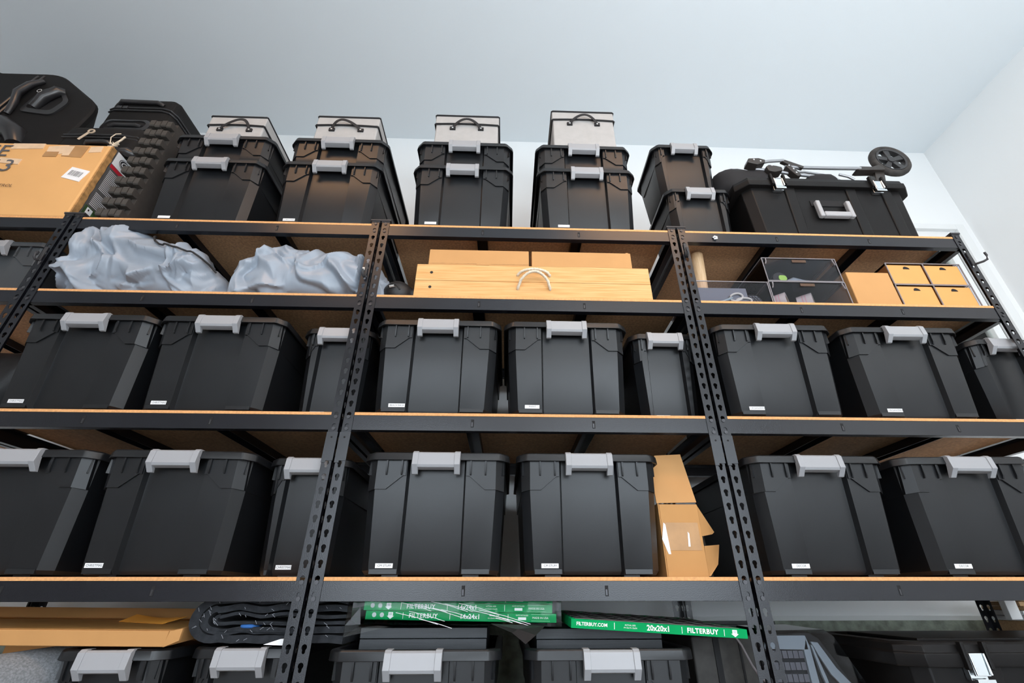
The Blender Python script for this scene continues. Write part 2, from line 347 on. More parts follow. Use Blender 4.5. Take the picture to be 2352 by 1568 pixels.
for ri, (xl, xr) in enumerate(RACKS):
    rk = thing('shelving_rack', RL[ri], 'shelf rack', ((xl + xr) / 2, 0, 0), 0, 'black boltless shelving racks')
    c = (xl + xr) / 2; L = xl - c; Rr = xr - c
    for (x, sx) in ((L, -1), (Rr, 1)):
        for (y, sy) in ((0.0, 1), (DEPTH, -1)):
            p = link('post', post_mesh(sx, sy), rk); p.location = (x, y, 0)
            cp = link('post_cap', cap_m, p); cp.location = (0, 0 if sy == 1 else -0.03, 0)
            if sy == 1:
                sp = link('splice_plate', spl_m, p); stuff(link('rivets', rv_m, p))
    for li, s in enumerate(S):
        for (y0, flip) in ((0.0022, 1), (DEPTH - 0.0022, -1)):
            pr = profile(0, s); pr = [(y0 + flip * a, b) for a, b in pr]
            bm_ = MB().prism(pr, 'x', L - HW + 0.003, Rr + HW - 0.003).build('beam', M_steel, rk, 0.0006, 1)
            if flip == 1:
                for t in (1 / 3, 2 / 3):
                    sl = MB(); x = L + (Rr - L) * t + 0.004; zc = s - 0.033
                    sl.box(x - 0.0045, x + 0.0045, y0 - 0.0003, y0 + 0.002, zc - 0.0125, zc + 0.0125, 0)
                    sl.box(x - 0.0030, x + 0.0015, y0 - 0.0016, y0, zc - 0.0105, zc + 0.0035, 1)
                    sl.build('slot', [M_slot, M_rivet], bm_, 0)
        for (xa, xb) in ((L - HW + 0.0016, L - HW + 0.020), (Rr + HW - 0.020, Rr + HW - 0.0016)):      # side beams
            sb = MB(); o = (xa if xa < 0 else xb); i_ = 1 if xa < 0 else -1
            sb.prism([(o, s - 0.0112), (o + i_ * 0.02, s - 0.0112), (o + i_ * 0.02, s - 0.0127), (o + i_ * 0.0015, s - 0.0127), (o + i_ * 0.0015, s - 0.0555), (o + i_ * 0.02, s - 0.0555), (o + i_ * 0.02, s - 0.057), (o, s - 0.057)], 'y', 0.006, DEPTH - 0.006)
            sb.build('side_beam', M_steel, rk)
        for t in (1 / 3, 2 / 3):
            x = L + (Rr - L) * t
            cb = MB(); cb.box(x - 0.021, x + 0.021, 0.005, DEPTH - 0.005, s - 0.013, s - 0.0102); cb.box(x - 0.021, x - 0.0195, 0.005, DEPTH - 0.005, s - 0.038, s - 0.013); cb.box(x + 0.0195, x + 0.021, 0.005, DEPTH - 0.005, s - 0.038, s - 0.013)
            cb.build('crossbar', M_steel, rk)
        b = MB(); b.box(L + HW + 0.001, Rr - HW - 0.001, 0.0015, DEPTH - 0.004, s - 0.0092, s, 0)
        b.mi[2] = 1; b.build('shelf_board', [M_board, M_edge], rk, 0)

# ------------------------------------------------------------------ storage bins
def bin_meshes(wd, dp, h, kind='wide', lid=True, inner=False, m=None):
    m = m or M_bin
    g = 0.080 if kind == 'wide' else wd * 0.5 - 0.068         # half width of the recessed centre panel
    gs = 0.006; rec = 0.016; ht = h - 0.016
    tap = (0.0285 - 0.0135) / 0.32
    def ring(z, off=0.0, panel=True):
        k = 0.0135 + tap * (ht - z) - off; yk = 0.014 + 0.028 * (ht - z) / 0.32 - off
        W = wd / 2 - k; F = -dp / 2 + yk; c = 0.024; B = dp / 2 - yk
        r = rec if panel else 0
        pts = [(-W, F + c * 1.2), (-W + c, F)]
        pts += [(-g - gs, F), (-g, F + r), (g, F + r), (g + gs, F)]
        pts += [(W - c, F), (W, F + c * 1.2), (W, B - c * 1.2), (W - c, B), (-W + c, B), (-W, B - c * 1.2)]
        return [(x, y, z) for x, y in pts], F, W
    b = MB()
    r0 = [(x * 0.965, y * 0.975, 0.006) for x, y, _ in ring(0.006)[0]]
    rings = [r0, ring(0.016)[0], ring(h - 0.105)[0], ring(h - 0.004)[0]]
    if inner:
        top = ring(h - 0.004, -0.006, False)[0]; low = [(x, y, 0.02) for x, y, _ in ring(0.02, -0.006, False)[0]]
        rings += [top, low]
    b.loft(rings)
    # rounded foot band under the side columns
    for sx in (-1, 1):
        F, W = ring(0.012)[1:]; x0, x1 = sorted((sx * (g + gs + 0.001), sx * (W - 0.026)))
        b.box(x0, x1, F - 0.0015, F + 0.03, 0.007, 0.019)
        for sy in (-1, 1): b.box(sx * (wd * 0.5 - 0.105) - 0.022, sx * (wd * 0.5 - 0.105) + 0.022, sy * (dp / 2 - 0.085) - 0.02, sy * (dp / 2 - 0.085) + 0.02, 0, 0.008)
    # collar: a slightly proud upper band whose lower edge steps up towards the latch
    zs = h - 0.104; zu = h - 0.066; prof = []
    def at(x, z, off=0.0045):
        _, F, W = ring(z, off); c = 0.024
        return (x, F if abs(x) <= W - c else F + (abs(x) - (W - c)) * 1.2, z)
    for sx in (-1, 1):
        F, W = ring(zs)[1:]; xe = W - 0.024; st = min(0.046, max(0.018, (xe - g - gs) * 0.55))
        xs = [(g + gs + 0.002, zu), (g + gs + 0.010, zu), (g + gs + 0.010 + st, zs), (xe, zs), (W, zs - 0.002)]
        lo = [at(sx * x, z) for x, z in xs]; hi = [at(sx * min(x, ring(h - 0.01)[2]), h - 0.006) for x, z in xs]; lb_ = [at(sx * x, z, -0.003) for x, z in xs]
        y = 0.0; Wb = ring(zs, 0.0045)[2]; Wt = ring(h - 0.006, 0.0045)[2]
        lo.append((sx * Wb, dp / 2 - 0.07, zs - 0.002)); hi.append((sx * Wt, dp / 2 - 0.07, h - 0.006)); lb_.append((sx * (Wb - 0.006), dp / 2 - 0.07, zs - 0.002))
        n = len(lo)
        fs = [(i, i + 1, n + i + 1, n + i) for i in range(n - 1)] + [(i, 2 * n + i, 2 * n + i + 1, i + 1) for i in range(n - 1)] + [(0, n, 2 * n)]
        b.add(lo + hi + lb_, fs)
        # stiffening ribs below the rim
        xr = ((g + 0.024, g + 0.062) if kind == 'wide' else (g + 0.024,))
        if kind == 'wide': xr = (0.100, 0.1435)
        for x in xr:
            Fz = ring(h - 0.063)[1]
            b.prism([(-dp / 2 + 0.004, h - 0.022), (Fz + 0.004, h - 0.022), (Fz + 0.004, h - 0.066), (-dp / 2 + 0.010, h - 0.064), (-dp / 2 + 0.006, h - 0.056)], 'x', sx * x - 0.0022, sx * x + 0.0022)
        # one rib on the corner chamfer
        W2 = ring(h - 0.05)[2]; F2 = ring(h - 0.05)[1]
        mt = Matrix.Translation((sx * (W2 - 0.012), F2 + 0.014, h - 0.045)) @ Matrix.Rotation(sx * math.radians(50), 4, 'Z')
        b.box(-0.0015, 0.0015, -0.012, 0.006, -0.018, 0.022, 0, mt)
    body = b.mesh('body', m, 30)
    # lid (or the open rim of the tub)
    def lring(z, off, c=0.034):
        W, D = wd / 2 - off, dp / 2 - off
        return [(-W, -D + c, z), (-W + 0.004, -D + c * 0.72, z), (-W + c * 0.78, -D + 0.003, z), (-W + c, -D, z), (W - c, -D, z), (W - c * 0.78, -D + 0.003, z), (W - 0.004, -D + c * 0.72, z), (W, -D + c, z),
                (W, D - c, z), (W - c, D, z), (-W + c, D, z), (-W, D - c, z)]
    l = MB()
    if lid:
        l.loft([lring(h - 0.016, 0.014), lring(h - 0.024, 0.0035), lring(h - 0.024, 0.0), lring(h - 0.004, 0.002), lring(h, 0.006), lring(h, 0.020), lring(h - 0.006, 0.024)])
    else:
        l.loft([lring(h - 0.010, 0.016), lring(h - 0.024, 0.004), lring(h - 0.024, 0.0), lring(h - 0.004, 0.001), lring(h, 0.004), lring(h, 0.016), lring(h - 0.010, 0.016)], False, False)
    lidm = l.mesh('lid' if lid else 'rim', m, 30)
    # latch
    lw = 0.069 if kind == 'wide' else 0.063; y = -dp / 2; t = MB()
    def lat(e, low): return [(y + 0.020, h - 0.001 + e), (y - 0.004, h - 0.002 + e), (y - 0.0095 - e, h - 0.006), (y - 0.0135 - e, h - 0.040), (y - 0.010, h - 0.047), (y + 0.004, low), (y + 0.012, low), (y + 0.004, h - 0.03), (y + 0.002, h - 0.003), (y + 0.020, h - 0.003)]
    t.prism(lat(0, h - 0.050), 'x', -lw + 0.015, lw - 0.015)
    for sx in (-1, 1):
        x0, x1 = sorted((sx * lw, sx * (lw - 0.0165))); t.prism(lat(0.0025, h - 0.064), 'x', x0, x1)
    latm = t.mesh('latch', M_latch, 30)
    return dict(body=body, lid=lidm, latch=latm, wd=wd, dp=dp, h=h, ring=ring, g=g, lidname='lid' if lid else 'rim')
BT = {'A': bin_meshes(0.430, 0.54, 0.328), 'U': bin_meshes(0.430, 0.54, 0.156), 'N': bin_meshes(0.252, 0.50, 0.326, 'narrow'),
      'S': bin_meshes(0.305, 0.31, 0.300, 'narrow'), 'T': bin_meshes(0.430, 0.54, 0.250, m=M_bin_grey),
      'L': bin_meshes(0.275, 0.46, 0.299, 'narrow'), 'O': bin_meshes(0.425, 0.54, 0.298, lid=False, inner=True)}
GRP = 'black storage bins with grey latches'
def storage_bin(t, xc, yf, z, label, sticker=None, rotz=0.0, tilt=0.0):
    d = BT[t]; o = thing('storage_bin', label, 'storage bin', (xc, yf + d['dp'] / 2, z), rotz, GRP)
    bo = link('body', d['body'], o); add_bevel(bo, 0.0016, 2); li = link(d['lidname'], d['lid'], o); add_bevel(li, 0.0015, 2)
    if tilt: li.rotation_euler = (0, tilt, 0)
    la = link('latch', d['latch'], o); add_bevel(la, 0.0022, 3)
    la['label'] = 'grey clip latch'
    if sticker:
        txt, x0, zb, wid, hei = sticker
        _, F, W = d['ring'](zb); _, F2, _ = d['ring'](zb + hei)
        on_panel = abs(x0 + wid / 2) < d['g']; pr = 0.016 if on_panel else 0.0
        fy = lambda zz: F + (F2 - F) * (zz - zb) / hei + pr
        s = MB(); e = 0.0007
        s.add([(x0, fy(zb) - e, zb), (x0 + wid, fy(zb) - e, zb), (x0 + wid, fy(zb + hei) - e, zb + hei), (x0, fy(zb + hei) - e, zb + hei),
               (x0, fy(zb) + e, zb), (x0 + wid, fy(zb) + e, zb), (x0 + wid, fy(zb + hei) + e, zb + hei), (x0, fy(zb + hei) + e, zb + hei)],
              [(0, 1, 2, 3), (5, 4, 7, 6), (0, 4, 5, 1), (1, 5, 6, 2), (2, 6, 7, 3), (3, 7, 4, 0)])
        st = s.build('label_sticker', M_white, o, 0, smooth=None)
        if txt:
            q = MB(); cx, cz = x0 + wid * 0.52, zb + hei * 0.5
            put_text(q, txt, 0.0082 if len(txt) < 10 else 0.0078, lambda a, c: (cx + a, fy(cz + c) - e - 0.0003, cz + c), spacing=1.0)
            q.build('lettering', M_ink, st, 0, smooth=None, fix=False)
    return o
SK = lambda txt, x0=-0.142, wid=0.047: (txt, x0, 0.0215, wid, 0.0115)
Z1, Z2, Z3, Z4, Z5 = S
# fourth shelf
storage_bin('A', -0.903, -0.03, Z4, 'black wide bin at the picture edge on the fourth shelf down')
storage_bin('A', -0.459, -0.03, Z4, 'black wide bin with a CHRISTMAS sticker on the fourth shelf down', SK('CHRISTMAS', -0.160), tilt=0.012)
storage_bin('N', -0.106, 0.036, Z4, 'black narrow bin with a CHRISTMAS sticker behind steel posts', SK('CHRISTMAS', -0.050, 0.044))
storage_bin('A', 0.290, -0.03, Z4, 'black wide bin with a CM STUFF sticker beside the narrow CHRISTMAS bin', SK('CM STUFF', -0.146))
storage_bin('A', 0.737, -0.03, Z4, 'black wide bin with a CM STUFF sticker beside the torn cardboard box', SK('CM STUFF', -0.143))
storage_bin('A', 1.430, -0.03, Z4, 'black wide bin with a DECOR sticker beside the double steel posts', SK('DECOR', -0.139, 0.050))
storage_bin('A', 1.895, -0.03, Z4, 'black wide bin with a DECOR sticker at the picture edge', SK('DECOR', -0.139, 0.050), tilt=-0.012)
# third shelf
storage_bin('A', -0.912, -0.03, Z3, 'black wide bin on the third shelf with a half hidden CHRISTMAS sticker', SK('CHRISTMAS', -0.146))
storage_bin('A', -0.478, -0.03, Z3, 'black wide bin with a whole CHRISTMAS sticker on the third shelf down', SK('CHRISTMAS', -0.146))
storage_bin('N', -0.106, 0.036, Z3, 'black narrow bin on the third shelf beside the BEACH BAGS bin', SK(None, -0.058))
storage_bin('A', 0.255, -0.03, Z3, 'black wide bin with a BEACH BAGS sticker on the third shelf down', SK('BEACH BAGS', -0.140, 0.052))
storage_bin('A', 0.692, -0.03, Z3, 'black wide bin with a PAINT sticker on the third shelf down', SK('PAINT', -0.142))
storage_bin('N', 1.052, 0.036, Z3, 'black narrow bin on the third shelf beside the PAINT bin', SK(None, -0.050))
storage_bin('A', 1.424, -0.03, Z3 + 0.004, 'black wide bin with an ORGANIZERS sticker beside the double posts', SK('ORGANIZERS', -0.137, 0.050), rotz=-0.01)
storage_bin('A', 1.886, -0.03, Z3 + 0.002, 'black wide bin with an ORGANIZERS sticker next to the last narrow bin', SK('ORGANIZERS', -0.137, 0.050), rotz=-0.01)
storage_bin('N', 2.312, 0.036, Z3, 'black narrow bin at the window end of the third shelf down', SK(None, -0.050))
# top shelf stacks
storage_bin('A', -0.765, -0.02, Z1, 'black lower bin of the stack beside the foam tiles', SK(None, -0.140))
storage_bin('U', -0.765, -0.018, Z1 + 0.325, 'shallow black bin under the slanting-strap fabric box beside the suitcases')
storage_bin('A', -0.270, -0.02, Z1, 'black lower bin of the top shelf stack with a CHRISTMAS sticker', SK('CHRISTMAS', -0.146))
storage_bin('U', -0.266, -0.018, Z1 + 0.325, 'shallow black bin in the second stack from the suitcases')
storage_bin('A', 0.287, -0.02, Z1, 'black lower bin of the middle top shelf stack above the rope-handled boards', SK(None, -0.140))
storage_bin('U', 0.286, -0.018, Z1 + 0.325, 'shallow black bin under the fabric box with a centred arched strap')
storage_bin('A', 0.818, -0.02, Z1, 'black lower bin of the stack under the tallest fabric box', SK(None, -0.130))
storage_bin('U', 0.814, -0.018, Z1 + 0.325, 'shallow black bin under the tallest grey fabric box')
storage_bin('S', 1.330, 0.050, Z1, 'small black lower bin of the pair beside the black chest')
storage_bin('S', 1.309, 0.052, Z1 + 0.296, 'small black upper bin of the pair beside the black chest')
# second shelf, far end
storage_bin('T', -1.492, 0.045, Z2, 'charcoal bin beside the silver grey sack, cut by the picture edge')
# lowest shelf
storage_bin('L', -0.470, 0.0, Z5, 'black narrow bin under the long flat cardboard box')
storage_bin('L', -0.166, 0.036, Z5, 'black narrow bin under the folded moving blanket')
storage_bin('O', 0.278, -0.035, Z5, 'open black tub under the plastic wrapped filters')
storage_bin('O', 0.758, -0.035, Z5, 'open black tub under the tilted single filter')

# ------------------------------------------------------------------ rounded soft box helper
def rounded_poly(pts, r, n=5):
    out = []; N = len(pts)
    for i in range(N):
        p0, p, p1 = Vector(pts[i - 1]), Vector(pts[i]), Vector(pts[(i + 1) % N]); a = (p0 - p).normalized(); b = (p1 - p).normalized()
        rr = min(r, (p0 - p).length * 0.48, (p1 - p).length * 0.48)
        s, e = p + a * rr, p + b * rr
        for k in range(n + 1):
            t = k / n; out.append(tuple((s * (1 - t) ** 2 + p * 2 * t * (1 - t) + e * t * t)))
    return out
def soft_box(mb, x0, x1, y0, y1, z0, z1, r, e=0.02, mi=0, shear=0.0):
    pl = rounded_poly([(x0, z0), (x1, z0), (x1, z1), (x0, z1)], r)
    cx, cz = (x0 + x1) / 2, (z0 + z1) / 2; rings = []
    for t, y in ((e, y0), (e * 0.3, y0 + e * 0.3), (0, y0 + e), (0, y1 - e), (e, y1)):
        rings.append([(cx + (x - cx) * (1 - t / max(abs(x1 - x0) / 2, 1e-6)) + shear * (y - y0), y, cz + (z - cz) * (1 - t / max((z1 - z0) / 2, 1e-6))) for x, z in pl])
    mb.loft(rings, True, True, mi); return mb

# ------------------------------------------------------------------ grey fabric boxes
def fabric_box(x0, x1, yf, zb, zt, label, lean, dp=0.40, droop=0.0):
    cx = (x0 + x1) / 2; o = thing('fabric_box', label, 'fabric box', (cx, yf, zb), 0, 'grey fabric lidded boxes'); hw = (x1 - x0) / 2; h = zt - zb
    MB().box(-hw + 0.003, hw - 0.003, 0.003, dp - 0.003, 0, h - 0.004).build('body', M_fabric, o, 0.008, 3)
    ld = MB().box(-hw, hw, 0, dp, h - 0.056, h).build('lid', M_fabric, o, 0.005, 2)
    for z in (h - 0.0575, h - 0.001):
        pb = MB(); sag = lambda x: -0.006 * (1 - 0) * (0 if z > h - 0.01 else (x / hw) ** 2)
        path = [(-hw, dp, z)] + [(-hw, dp * t, z + sag(hw)) for t in (0.6, 0.2, 0.0)] + [(x * hw, -0.002, z + sag(x * hw)) for x in (-0.97, -0.6, -0.2, 0.2, 0.6, 0.97)] + [(hw, dp * t, z + sag(hw)) for t in (0.0, 0.2, 0.6, 1.0)]
        pb.tube(path, 0.0042, 8); pb.build('piping', M_pipe, ld)
    # strap handle
    hx = 0.066; hz = h - 0.090; hd = MB(); pts = []
    for k in range(17):
        t = k / 16; x = -hx + 2 * hx * t; a = math.sin(math.pi * t) ** (0.8)
        sk = lean * math.sin(math.pi * t) * 0.03
        pts.append((x + sk, -0.004 - 0.020 * a, hz + (0.040 + abs(lean) * 0.004) * a))
    for k in range(16):
        (xa, ya, za), (xb, yb, zb_) = pts[k], pts[k + 1]; wv = 0.0065
        nx, nz = -(zb_ - za), (xb - xa); ln = math.hypot(nx, nz); nx, nz = nx / ln * wv, nz / ln * wv
        hd.add([(xa - nx, ya, za - nz), (xa + nx, ya, za + nz), (xb + nx, yb, zb_ + nz), (xb - nx, yb, zb_ - nz),
                (xa - nx, ya + 0.0025, za - nz), (xa + nx, ya + 0.0025, za + nz), (xb + nx, yb + 0.0025, zb_ + nz), (xb - nx, yb + 0.0025, zb_ - nz)],
               [(0, 1, 2, 3), (7, 6, 5, 4), (0, 3, 7, 4), (1, 5, 6, 2)])
    for sx in (-1, 1): hd.box(sx * hx - 0.013, sx * hx + 0.013, -0.0035, 0.003, hz - 0.009, hz + 0.009)
    hn = hd.build('handle', M_pipe, o, 0, smooth=60)
    for sx in (-1, 1): MB().disc((sx * hx, hz), 0.0042, -0.0055, 0, 12).build('eyelet', M_eye, hn)
    return o
TZ = Z1 + 0.325 + 0.1475
fabric_box(-0.905, -0.648, 0.03, TZ, 2.485, 'grey fabric box beside the suitcases, strap drooping to one side', 1.0, 0.30)
fabric_box(-0.418, -0.130, 0.03, TZ, 2.506, 'grey fabric box second from the suitcases, strap pulled to one side', -0.6, 0.44)
fabric_box(0.131, 0.431, 0.03, TZ, 2.540, 'grey fabric box on the middle stack with a symmetrical arched strap', 0.0, 0.42)
fabric_box(0.686, 0.986, 0.03, TZ, 2.598, 'tallest grey fabric box with a pinched strap, beside the small bin pair', 0.15, 0.42)

# ------------------------------------------------------------------ worn cardboard box, foam tiles, suitcases (far end of the top shelf)
o = thing('cardboard_box', 'large worn golden cardboard box with tape and barcode sticker', 'cardboard box', (-1.232, 0.0, Z1))
h = 0.414; W = 1.05
bx = MB().box(-W, -0.004, 0.001, 0.50, 0.0, h).build('box_shell', M_card_o, o, 0.007, 3)
fl = MB(); n = 26; pts = []
for i in range(n + 1):
    z = h * i / n; pts.append((0.030 + 0.004 * noise.noise((z * 30, 3, 1)), z))
fl.prism([(0.006, 0.0)] + pts + [(0.006, h)], 'x', -0.004, 0.002); fl.build('side_flap', M_card_d, o, 0, smooth=None)
sp = MB().box(-0.004, 0.0005, 0.033, 0.49, 0.0, h + 0.006).build('printed_panel', M_panel, o, 0, smooth=None)
pm = MB(); X = 0.0012
def yz(y0, y1, z0, z1, mi): pm.add([(X, y0, z0), (X, y1, z0), (X, y1, z1), (X, y0, z1)], [(0, 1, 2, 3)], mi)
yz(0.037, 0.16, 0.345, h + 0.004, 0); yz(0.037, 0.16, 0.325, 0.343, 1); yz(0.037, 0.16, 0.035, 0.105, 2)
X = 0.0016
for i in range(26):
    z = 0.115 + i * 0.0078
    if not (8 < i < 11): yz(0.045, 0.105 + 0.03 * random.random(), z, z + 0.0028, 0)
for i in range(5): yz(0.045, 0.12, 0.004 + i * 0.0062, 0.0066 + i * 0.0062, 0)
yz(0.048, 0.075, 0.05, 0.10, 0)
for (y, z) in ((0.055, 0.085), (0.068, 0.062)): yz(y, y + 0.006, z, z + 0.009, 1)
X = 0.0018
cc = [(X, 0.088 + 0.028 * math.cos(a), 0.386 + 0.024 * math.sin(a)) for a in [k * math.pi / 12 for k in range(24)]]
pm.add(cc, [tuple(range(24))], 3)
put_text(pm, 'GE', 0.036, lambda a, b: (0.0022, 0.088 + a, 0.386 + b), 0, italic=0.35, bold=0.0006, spacing=0.8)
X = 0.0022
for k in range(24):
    a0, a1 = k * math.pi / 12, (k + 1) * math.pi / 12
    pm.add([(X, 0.088 + r * math.cos(a), 0.386 + r * 0.86 * math.sin(a)) for a, r in ((a0, 0.0225), (a1, 0.0225), (a1, 0.025), (a0, 0.025))], [(0, 1, 2, 3)], 0)
stuff(pm.build('lettering', [M_white, M_red, M_leaf, M_ink], sp, 0, smooth=None, fix=False))
F = lambda cx, cz: (lambda a, b: (cx + a, -0.0028, cz + b))
q = MB(); rx = lambda x: x + 1.232
put_text(q, 'TREE', 0.098, F(rx(-1.645) - 0.092, 0.357), spacing=1.05); put_text(q, '2013', 0.098, F(rx(-1.60) - 0.065, 0.268), spacing=1.0)
q.build('lettering', M_greyink, bx, 0, smooth=None, fix=False)
q = MB(); put_text(q, 'TREE WITH REMOTE CONTROL', 0.022, F(rx(-1.525) - 0.145, 0.156), italic=0.2)
q.build('lettering', M_brownink, bx, 0, smooth=None, fix=False)
st = MB(); cx, cz = rx(-1.301), 0.232; rot = Matrix.Rotation(math.radians(-16), 2)
def rp(a, b): v = rot @ Vector((a, b)); return (cx + v.x, cz + v.y)
st.prism([rp(-0.042, -0.032), rp(0.042, -0.032), rp(0.042, 0.032), rp(-0.042, 0.032)], 'y', -0.0012, 0.001)
stk = st.build('barcode_sticker', M_white, o, 0, smooth=None)
bc = MB(); x = -0.028
while x < 0.028:
    wv = random.choice((0.0022, 0.003)); bc.add([(p[0], -0.0018, p[1]) for p in (rp(x, -0.012), rp(x + wv, -0.012), rp(x + wv, 0.016), rp(x, 0.016))], [(0, 1, 2, 3)]); x += wv + random.choice((0.0030, 0.0042))
bc.build('barcode', M_greyink, stk, 0, smooth=None, fix=False)
ty_ = 0
for (x, z, w_, hh, rz, m_) in ((-1.44, 0.376, 0.085, 0.052, 8, M_tape_p), (-1.365, 0.370, 0.085, 0.070, -4, M_tape), (-1.395, 0.372, 0.030, 0.058, 0, M_tape_p), (-1.285, 0.384, 0.05, 0.036, 6, M_tape_p), (-1.456, 0.348, 0.055, 0.03, 0, M_tape), (-1.57, 0.394, 0.13, 0.034, 3, M_tape_p), (-1.60, 0.30, 0.09, 0.03, -5, M_tape_p)):
    rot2 = Matrix.Rotation(math.radians(rz), 2); pp = []
    for a, b in ((-w_ / 2, -hh / 2), (w_ / 2, -hh / 2), (w_ / 2, hh / 2), (-w_ / 2, hh / 2)):
        v = rot2 @ Vector((a, b)); pp.append((rx(x) + v.x, min(z + v.y, h - 0.003)))
    ty_ += 0.00025; MB().prism(pp, 'y', -0.0003 - ty_, 0.002).build('tape', m_, o, 0, smooth=None)
# foam tiles
def foam_tile(x0, th, label, off):
    t = thing('foam_tile', label, 'foam tile', (x0, 0.0, Z1), 0, 'interlocking black foam floor tiles')
    prof = []; n = 10; hz = 0.60; pz = hz / n; rz_ = 0.05
    pl = [(0.60, hz), (0.60, 0.0)]
    front = [(0.03, 0.0)]
    for i in range(n):
        z = i * pz + off
        front += [(0.03, z + pz * 0.22), (0.004, z + pz * 0.16), (-0.001, z + pz * 0.24), (-0.001, z + pz * 0.72), (0.004, z + pz * 0.80), (0.03, z + pz * 0.70)]
    front = [(y, min(max(z, 0), hz)) for y, z in front] + [(0.03, hz)]
    MB().prism(front + pl, 'x', 0, th).build('tile', M_foam, t, 0.0015, 1, smooth=None)
    for f in t.children:
        f.data.materials.append(M_foam_c)
        for p in f.data.polygons:
            if p.center.y < 0.02 and abs(p.normal.x) < 0.5: p.material_index = 1
for i, (x, th, lab, off) in enumerate(((-1.1320, 0.024, 'black foam tile nearest the cardboard box in the upright row', 0.004), (-1.1065, 0.024, 'black foam tile second from the cardboard box', -0.002),
        (-1.0810, 0.024, 'black foam tile third from the cardboard box', 0.003), (-1.0550, 0.022, 'black foam tile nearest the stacked bins', -0.004))):
    foam_tile(x, th, lab, off)
# suitcases
BZ = Z1 + h + 0.008
sc = thing('suitcase', 'largest black suitcase with an oval trolley handle recess', 'suitcase', (0, 0, 0))
pl = rounded_poly([(-2.30, 2.86), (-1.80, 2.865), (-1.50, 2.615), (-1.545, 2.36), (-1.62, BZ), (-2.30, BZ)], 0.075)
rings = []
cx, cz = -1.9, 2.55
for y, k, sh in ((0.08, 0.94, 0), (0.087, 0.975, -0.004), (0.105, 1.0, -0.015), (0.45, 1.0, -0.36), (0.50, 0.93, -0.42)):
    rings.append([(cx + (x - cx) * k + sh, y, max(cz + (z - cz) * k, BZ)) for x, z in pl])
MB().loft(rings).build('shell', M_case, sc)
# corner guard, zip band, strap, trolley recess
cg = MB(); 
cg.tube([(-2.2, 0.078, 2.45), (-1.98, 0.075, 2.445), (-1.86, 0.074, 2.43), (-1.78, 0.076, 2.38), (-1.76, 0.082, 2.32)], [0.05, 0.05, 0.05, 0.045, 0.03], 14)
cg.build('corner_guard', M_case_p, sc, smooth=60)
for x in (-1.885, -1.915):
    MB().tube([(x + 0.01, 0.082, 2.83), (x - 0.01, 0.075, 2.7), (x - 0.04, 0.074, 2.55), (x - 0.06, 0.076, 2.46)], 0.006, 8).build('zip', M_case_p, sc)
sb = MB(); sb.tube([(-1.845, 0.072, 2.775), (-1.87, 0.055, 2.72), (-1.89, 0.05, 2.65), (-1.875, 0.055, 2.59), (-1.89, 0.072, 2.52)], [0.012, 0.016, 0.017, 0.016, 0.012], 8); sb.build('carry_strap', M_case_p, sc, smooth=60)
rc = rounded_poly([(-1.855, 2.545), (-1.69, 2.52), (-1.650, 2.62), (-1.735, 2.735), (-1.825, 2.715)], 0.03)
ri_ = [(-1.750 + (x + 1.750) * 0.76, 2.627 + (z - 2.627) * 0.76) for x, z in rc]
rb = MB(); nn = len(rc)
rb.add([(x, 0.072, z) for x, z in rc] + [(x, 0.068, z) for x, z in ri_] + [(x, 0.09, z) for x, z in ri_] + [(x, 0.088, z) for x, z in rc], [(i, (i + 1) % nn, nn + (i + 1) % nn, nn + i) for i in range(nn)] + [(nn + i, nn + (i + 1) % nn, 2 * nn + (i + 1) % nn, 2 * nn + i) for i in range(nn)] + [(i, 3 * nn + i, 3 * nn + (i + 1) % nn, (i + 1) % nn) for i in range(nn)])
rcs = rb.build('handle_recess', M_case_p, sc, smooth=40)
MB().prism(ri_, 'y', 0.077, 0.079).build('recess_floor', M_slot, sc)
tb = MB(); tb.tube([(-1.79, 0.072, 2.57), (-1.76, 0.056, 2.625), (-1.72, 0.058, 2.68), (-1.70, 0.072, 2.69)], [0.022, 0.025, 0.024, 0.016], 12); th_ = tb.build('trolley_handle', M_case_p, sc, smooth=60)
eb = MB()
for k in range(20):
    a0, a1 = k * math.pi / 10, (k + 1) * math.pi / 10
    eb.add([(-1.765 + r * math.cos(a), 0.0310, 2.640 + r * math.sin(a)) for a, r in ((a0, 0.009), (a1, 0.009), (a1, 0.011), (a0, 0.011))], [(0, 1, 2, 3)])
eb.build('emblem', M_white, th_, 0, smooth=None, fix=False)
s3_ = thing('suitcase', 'small black suitcase lying on the worn box, with a beige luggage tag', 'suitcase', (-1.34, 0.055, BZ))
soft_box(MB(), -0.21, 0.145, 0, 0.42, 0, 0.195, 0.045, 0.03).build('shell', M_case, s3_, smooth=50)
for z in (0.105, 0.122): MB().tube([(-0.20, 0.0, z), (-0.1, -0.004, z), (0.06, -0.004, z), (0.125, 0.004, z - 0.002), (0.148, 0.04, z - 0.004), (0.148, 0.3, z - 0.004)], 0.0045, 8).build('zip', M_case_p, s3_)
MB().tube([(-0.075, 0.0, 0.06), (-0.06, -0.012, 0.063), (0.01, -0.015, 0.063), (0.03, -0.012, 0.062), (0.045, 0.0, 0.058)], [0.009, 0.011, 0.011, 0.011, 0.009], 8).build('handle', M_case_p, s3_, smooth=60)
cgm = MB(); cgm.tube([(0.06, 0.004, 0.022), (0.12, 0.006, 0.022), (0.140, 0.02, 0.022), (0.143, 0.08, 0.022)], [0.020, 0.022, 0.022, 0.018], 10); cgm.build('corner_guard', M_case_p, s3_, smooth=60)
tg = MB(); tg.box(-0.006, 0.006, -0.001, 0.001, -0.055, 0.0, 0, Matrix.Translation((-0.058, -0.03, 0.105)) @ Matrix.Rotation(math.radians(28), 4, 'Y'))
